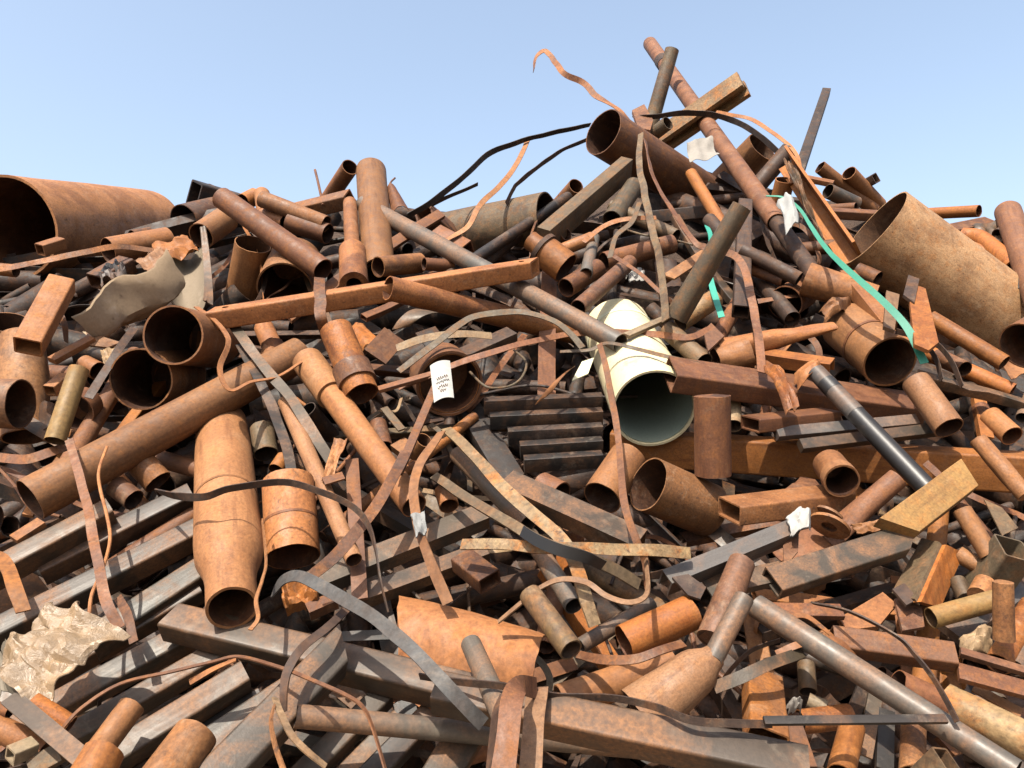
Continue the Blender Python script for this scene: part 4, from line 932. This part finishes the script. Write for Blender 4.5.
# ================================================================ smaller scrap lying between the big pieces, each placed and worded by its neighbour
LAND = [(90, 228, 'the huge left drum pipe'), (140, 290, 'the curled tan sheet'), (190, 275, 'the grey bent sheet'), (270, 235, 'the long brown skyline pipe'), (245, 270, 'the upright oval-mouthed pipe'),
 (371, 215, 'the tall upright pipe'), (375, 293, 'the drilled box beam'), (500, 232, 'the greenish tank pipe'), (585, 205, 'the dull brown rising beam'), (680, 185, 'the biggest peak pipe'),
 (715, 135, 'the thin leaning peak pipe'), (815, 205, 'the angle iron right of the peak'), (940, 280, 'the huge right drum pipe'), (848, 270, 'the teal strap'), (868, 345, 'the seamed pipe'), (780, 390, 'the brown rectangular tube'),
 (650, 380, 'the cream pipe'), (440, 380, 'the paper tag'), (560, 435, 'the dark stacked planks'), (712, 435, 'the hanging brown post'), (830, 455, 'the long orange box beam'), (870, 430, 'the black coated pipe'),
 (680, 495, 'the wide tan pipe of the pair'), (780, 505, 'the open rusty rectangular tube'), (925, 505, 'the thick orange plank'), (840, 565, 'the pointed steel beam'), (730, 555, 'the pale bluish channel'), (1005, 555, 'the large olive tube'),
 (925, 575, 'the fat curved plate'), (890, 645, 'the slanting rectangular tube at lower right'), (880, 690, 'the long bright steel pipe'), (765, 715, 'the orange upright box tube'), (680, 680, 'the cone reducer'), (655, 630, 'the orange lying pipe'),
 (550, 620, 'the yellow brown pipe'), (470, 640, 'the large curved orange plate'), (620, 735, 'the bright edged box beam'), (520, 725, 'the folded strap loop'), (380, 630, 'the bluish grey strap'), (400, 725, 'the level silver pipe'),
 (430, 520, 'the white-taped tan strap'), (570, 545, 'the level crumbly strap'), (500, 480, 'the slanting crumbly strap'), (350, 430, 'the sleeved tan pipe'), (350, 365, 'the collared orange pipe'), (292, 520, 'the weld-ringed orange pipe'),
 (230, 520, 'the nozzle pipe'), (150, 430, 'the long thick slanting pipe'), (155, 355, 'the two stacked pipe mouths'), (25, 390, 'the bent upright left pipe'), (66, 405, 'the yellow grey leaning pipe'), (70, 660, 'the plastic bag'),
 (270, 700, 'the broadest brown steel tube'), (160, 750, 'the big rough pipe end'), (100, 560, 'the pinkish hanging strap'), (600, 585, 'the s-curved pinkish strap'), (450, 320, 'the grey brown arching strap'), (1000, 480, 'the rough leaning pipe at right edge'),
 (740, 350, 'the crushed tapering pipe'), (690, 290, 'the hanging teal strip'), (650, 250, 'the dusty hanging strap'), (965, 385, 'the flaking grey bar'), (1005, 610, 'the upright rounded pipe at right')]
USED = set()
TONE = dict(tan='tan', ltan='pale tan', org='orange', brn='brown', dk='dark brown', vdk='blackened', red='reddish', olv='olive brown', bge='pale dusty', stl='grey steel', dst='dark steel', gry='grey', slv='bright steel', ylw='yellowish', scale='scaly', pink='pinkish')
def wording(kind, key, x, y, extra):
    ls = sorted(LAND, key=lambda l: (l[0] - x) ** 2 + ((l[1] - y) * 1.2) ** 2)
    for ph in ls[:8]:
        dx, dy = x - ph[0], y - ph[1]
        rel = ('just right of' if dx > 0 else 'just left of') if abs(dx) > abs(dy) else ('just below' if dy > 0 else 'just above')
        for lb in ('%s %s %s %s %s' % (extra[0], TONE[key], kind, rel, ph[2]), '%s %s %s %s %s' % (extra[1], TONE[key], kind, rel, ph[2])):
            if lb not in USED:
                USED.add(lb); return lb
random.seed(77)
def spot(n):
    """evenly scattered places on the visible slope"""
    out = []; k = 0
    while len(out) < n and k < 6000:
        k += 1
        x = random.uniform(-5, 1030); y = random.uniform(215, 765)
        sk = 250 if x < 180 else 215 if x < 330 else 225 if x < 560 else 180 if x < 840 else 235
        if y < sk + 10: continue
        if any(a < x < c and b < y < d for a, b, c, d in ((700, 425, 1030, 485), (590, 90, 815, 222), (20, 270, 75, 360), (60, 240, 215, 330), (190, 420, 265, 640), (470, 395, 620, 475), (560, 290, 735, 490), (110, 300, 235, 415), (405, 345, 490, 420), (580, 455, 720, 530), (0, 170, 60, 280), (846, 190, 1000, 340), (255, 470, 322, 580), (0, 610, 130, 705), (835, 320, 925, 395))): continue
        if all((x - a) ** 2 + (y - b) ** 2 > 38 ** 2 for a, b in out): out.append((x, y))
    return out
for i, (x, y) in enumerate(spot(170)):
    steel_side = x < 470 and y > 520
    lf = random.uniform(.08, .36)
    a = random.gauss(R_(-30) if steel_side else R_(35 if x > 560 else -20), .55)
    if random.random() < .25: a = random.uniform(0, math.pi)
    s = (hdepth(384) / hdepth(y)) ** .6
    k = random.random()
    col = random.choice(('stl', 'dst', 'stl', 'brn', 'tan', 'dk')) if steel_side else random.choice(('brn', 'dk', 'red', 'tan', 'olv', 'dk', 'stl', 'org', 'brn', 'dst', 'vdk'))
    if k < .34:
        L = random.uniform(70, 170) * s; w = random.uniform(3.5, 7.5) * s
        pts = []; cx, cy, aa = x - math.cos(a) * L / 2, y - math.sin(a) * L / 2, a
        n = random.choice((4, 5, 6))
        for j in range(n):
            pts.append((cx, cy, lf + random.uniform(-.05, .16)))
            aa += random.gauss(0, .34); cx += math.cos(aa) * L / n; cy += math.sin(aa) * L / n
        col = random.choice(('brn', 'dk', 'tan', 'red', 'vdk', 'olv', 'bge', 'dk'))
        S(wording('metal strap', col, x, y, random.choice((('bent', 'buckled'), ('wavy', 'twisted')))), pts, w, col, lf, [random.uniform(0, 70) for _ in range(4)], group=None)
    elif k < .44:
        L = random.uniform(60, 150) * s
        pts = [(x + math.cos(a) * L * (f - .5) + random.gauss(0, 6), y + math.sin(a) * L * (f - .5) + random.gauss(0, 6), lf + .06) for f in (0, .3, .6, 1)]
        W(wording('bent rod', col, x, y, ('thin', 'slender')), pts, random.uniform(2.2, 4) * s, col, name='metal_rod', cat='rod')
    elif k < .68:
        L = random.uniform(80, 210) * s; kd = random.choice(('L', 'U', 'tube', 'tube', 'solid', 'L'))
        nm = {'L': ('angle iron', 'angle_iron'), 'U': ('channel', 'steel_channel'), 'tube': ('square tube', 'square_tube'), 'solid': ('flat bar', 'flat_bar')}[kd]
        w = random.uniform(9, 17) * s; h = w * (.35 if kd == 'solid' else random.uniform(.6, 1))
        dx, dy = math.cos(a) * L / 2, math.sin(a) * L / 2
        B(wording(nm[0], col, x, y, ('narrow', 'short')), x - dx, y - dy, x + dx, y + dy, w, h, col, lf, None, lf - random.uniform(0, .15), kind=kd, roll=random.uniform(-25, 25), name=nm[1], cat='bar' if kd != 'tube' else 'tube', cut1=random.uniform(-.4, .4), cut2=random.uniform(-.4, .4), bow=random.choice((0, 0, .02, -.03)), dent=.04)
    elif k < .88:
        L = random.uniform(75, 190) * s; d = random.uniform(10, 20) * s
        dx, dy = math.cos(a) * L / 2, math.sin(a) * L / 2
        if dy < 0: dx, dy = -dx, -dy
        P(wording('pipe', col, x, y, ('slim', 'narrow')), x + dx, y + dy, x - dx, y - dy, d, col, lf, None, lf - random.uniform(0, .25), t=.10, dent=.06, jag=random.uniform(.02, .15))
    else:
        r = random.uniform(12, 24) * s
        c4 = [(x + math.cos(a + t) * r * random.uniform(.7, 1.3), y + math.sin(a + t) * r * random.uniform(.7, 1.2), lf + random.uniform(-.08, .08)) for t in (0, 1.4, 3.1, 4.6)]
        T(wording('torn plate', col, x, y, ('small', 'buckled')), c4, col, lf, bulge=(random.uniform(-.04, .06), random.uniform(-.03, .05)), crumple=random.uniform(.01, .04), edge=.08)
# ================================================================ the heap under it all
RIDGE = [(-500, 240), (0, 248), (170, 245), (215, 218), (330, 202), (470, 216), (560, 198), (620, 178), (700, 170), (790, 196), (840, 206), (900, 216), (1024, 236), (1500, 250)]
def ridge_y(px):
    for (a, b), (c, d) in zip(RIDGE, RIDGE[1:]):
        if a <= px <= c: return b + (d - b) * (px - a) / (c - a)
    return RIDGE[0][1] if px < RIDGE[0][0] else RIDGE[-1][1]
def mound():
    bm = bmesh.new(); rows = []
    nx, ny = 70, 40
    for i in range(nx + 1):
        px = -500 + 2000 * i / nx; row = []
        top = at(px, ridge_y(px), -.95)
        bot = at(px, 1000, -.8)
        k = bot.z / max(top.z - bot.z, .1); bot = bot - (top - bot) * k
        for j in range(ny + 1):
            f = j / ny
            if f <= .7: p = bot.lerp(top, f / .7)
            else:
                g = (f - .7) / .3
                p = top + Vector((0, 4.5 * g, -top.z * g ** 1.2))
            p = p + SLOPE_N * (.10 * noise.noise(p * 1.7) + .05 * noise.noise(p * 6)) * (0 if j in (0, ny) else 1)
            row.append(bm.verts.new(p))
        rows.append(row)
    for a, b in zip(rows, rows[1:]):
        for j in range(ny): bm.faces.new((a[j], a[j + 1], b[j + 1], b[j]))
    bmesh.ops.recalc_face_normals(bm, faces=bm.faces)
    me = bpy.data.meshes.new('terrain_mound'); bm.to_mesh(me); bm.free()
    for p in me.polygons: p.use_smooth = True
    me.materials.append(MAT['mound'])
    o = bpy.data.objects.new('terrain_mound', me); COL.objects.link(o)
    tag(o, 'dark mound of packed rusty fines at the heart of the scrap heap', 'mound', kind='structure')
mound()
def ground():
    bm = bmesh.new(); s = 1500
    vs = [bm.verts.new((x * s, y * s, 0)) for x, y in ((-1, -1), (1, -1), (1, 1), (-1, 1))]; bm.faces.new(vs)
    me = bpy.data.meshes.new('ground'); bm.to_mesh(me); bm.free(); me.materials.append(MAT['ground'])
    o = bpy.data.objects.new('ground', me); COL.objects.link(o)
    tag(o, 'bare sandy scrapyard ground around the heap', 'ground', kind='structure')
ground()
def packed_scrap():
    random.seed(23)
    bm = bmesh.new()
    for i in range(1900):
        px = random.uniform(-420, 1440)
        ry = ridge_y(px)
        py = ry + 2 + (1000 - ry) * random.random() ** 1.15
        lf = random.uniform(-.8, -.28)
        if 560 < px < 740 and 300 < py < 470: lf = min(lf, -.7)
        c = at(px, py, lf)
        a = random.uniform(0, 2 * math.pi)
        if random.random() < .45: a = random.gauss(R_(25) if px < 420 else R_(-30), .45)
        t1 = RGT; t2 = SLOPE_N.cross(t1).normalized()
        d = (t1 * math.cos(a) + t2 * math.sin(a) + SLOPE_N * random.gauss(0, .3)).normalized()
        L = random.uniform(.7, 2.2); r = random.choice((.025, .035, .05, .06, .07, .09, .11))
        p1 = c - d * L / 2
        bad = False
        for q in (p1, c + d * L / 2):
            rel = q - CAM; dp = rel.dot(FWD); qx = 512 + FPX * rel.x / dp; qy = 384 - FPX * rel.dot(UPV) / dp
            if qy < ridge_y(qx) - 4 or hdepth(qy) - dp > -.10: bad = True
        if bad: continue
        if p1.z < .06 or (c + d * L / 2).z < .06: continue
        m = axis_matrix(p1, p1 + d, roll=random.uniform(0, 360))
        k = random.random()
        if k < .55: pipe_bm(L, r, r, .12, .05, .05, n=12, bm=bm, mtx=m, prof=[(0, 1), (1, 1)])
        elif k < .8: bar_bm(L, random.choice(('tube', 'solid', 'L', 'U')), r * 1.7, r * 1.4, .006, random.uniform(-.5, .5), random.uniform(-.5, .5), bm=bm, mtx=m)
        else: bar_bm(L, 'solid', r * 1.8, .008, .006, bm=bm, mtx=m, bow=random.uniform(-.15, .15))
    bmesh.ops.recalc_face_normals(bm, faces=bm.faces)
    me = bpy.data.meshes.new('packed_scrap'); bm.to_mesh(me); bm.free()
    for p in me.polygons: p.use_smooth = True
    me.set_sharp_from_angle(angle=R_(35)); me.materials.append(MAT['mass'])
    o = bpy.data.objects.new('packed_scrap', me); COL.objects.link(o)
    tag(o, 'tangled mass of shaded rusty scrap packed deep between the larger pieces', 'scrap', kind='stuff')
packed_scrap()

# ================================================================ light
SUN_EL, SUN_AZ = 58.0, 26.0          # azimuth: degrees to the left of straight behind the camera
az = R_(SUN_AZ); el = R_(SUN_EL)
sdir = Vector((-math.sin(az) * math.cos(el), -math.cos(az) * math.cos(el), math.sin(el)))   # towards the sun
sl = bpy.data.lights.new('sun', 'SUN'); sl.energy = 5.0; sl.angle = R_(.53); sl.color = (1.0, .93, .81)
so = bpy.data.objects.new('sun', sl); COL.objects.link(so)
so.rotation_euler = (-sdir).to_track_quat('-Z', 'Y').to_euler(); so.location = (0, 0, 30)
w = bpy.data.worlds.new('World'); scene.world = w; w.use_nodes = True
nt = w.node_tree
bg = nt.nodes['Background']
sky = nt.nodes.new('ShaderNodeTexSky'); sky.sky_type = 'NISHITA'; sky.sun_disc = False
sky.sun_elevation = el
sky.sun_rotation = math.atan2(sdir.x, sdir.y)
sky.altitude = 0; sky.air_density = 1.0; sky.dust_density = 4.5; sky.ozone_density = 0.5
hs = nt.nodes.new('ShaderNodeHueSaturation'); hs.inputs['Saturation'].default_value = .84; hs.inputs['Value'].default_value = .95; hs.inputs['Hue'].default_value = .493
nt.links.new(sky.outputs[0], hs.inputs['Color']); nt.links.new(hs.outputs[0], bg.inputs[0]); bg.inputs[1].default_value = .15
scene.view_settings.view_transform = 'Standard'
scene.view_settings.look = 'None'
scene.view_settings.gamma = 1
scene.view_settings.use_curve_mapping = False
scene.view_settings.exposure = 1.22
scene.render.engine = 'CYCLES'
scene.cycles.max_bounces = 6
scene.cycles.diffuse_bounces = 1
scene.cycles.use_denoising = True
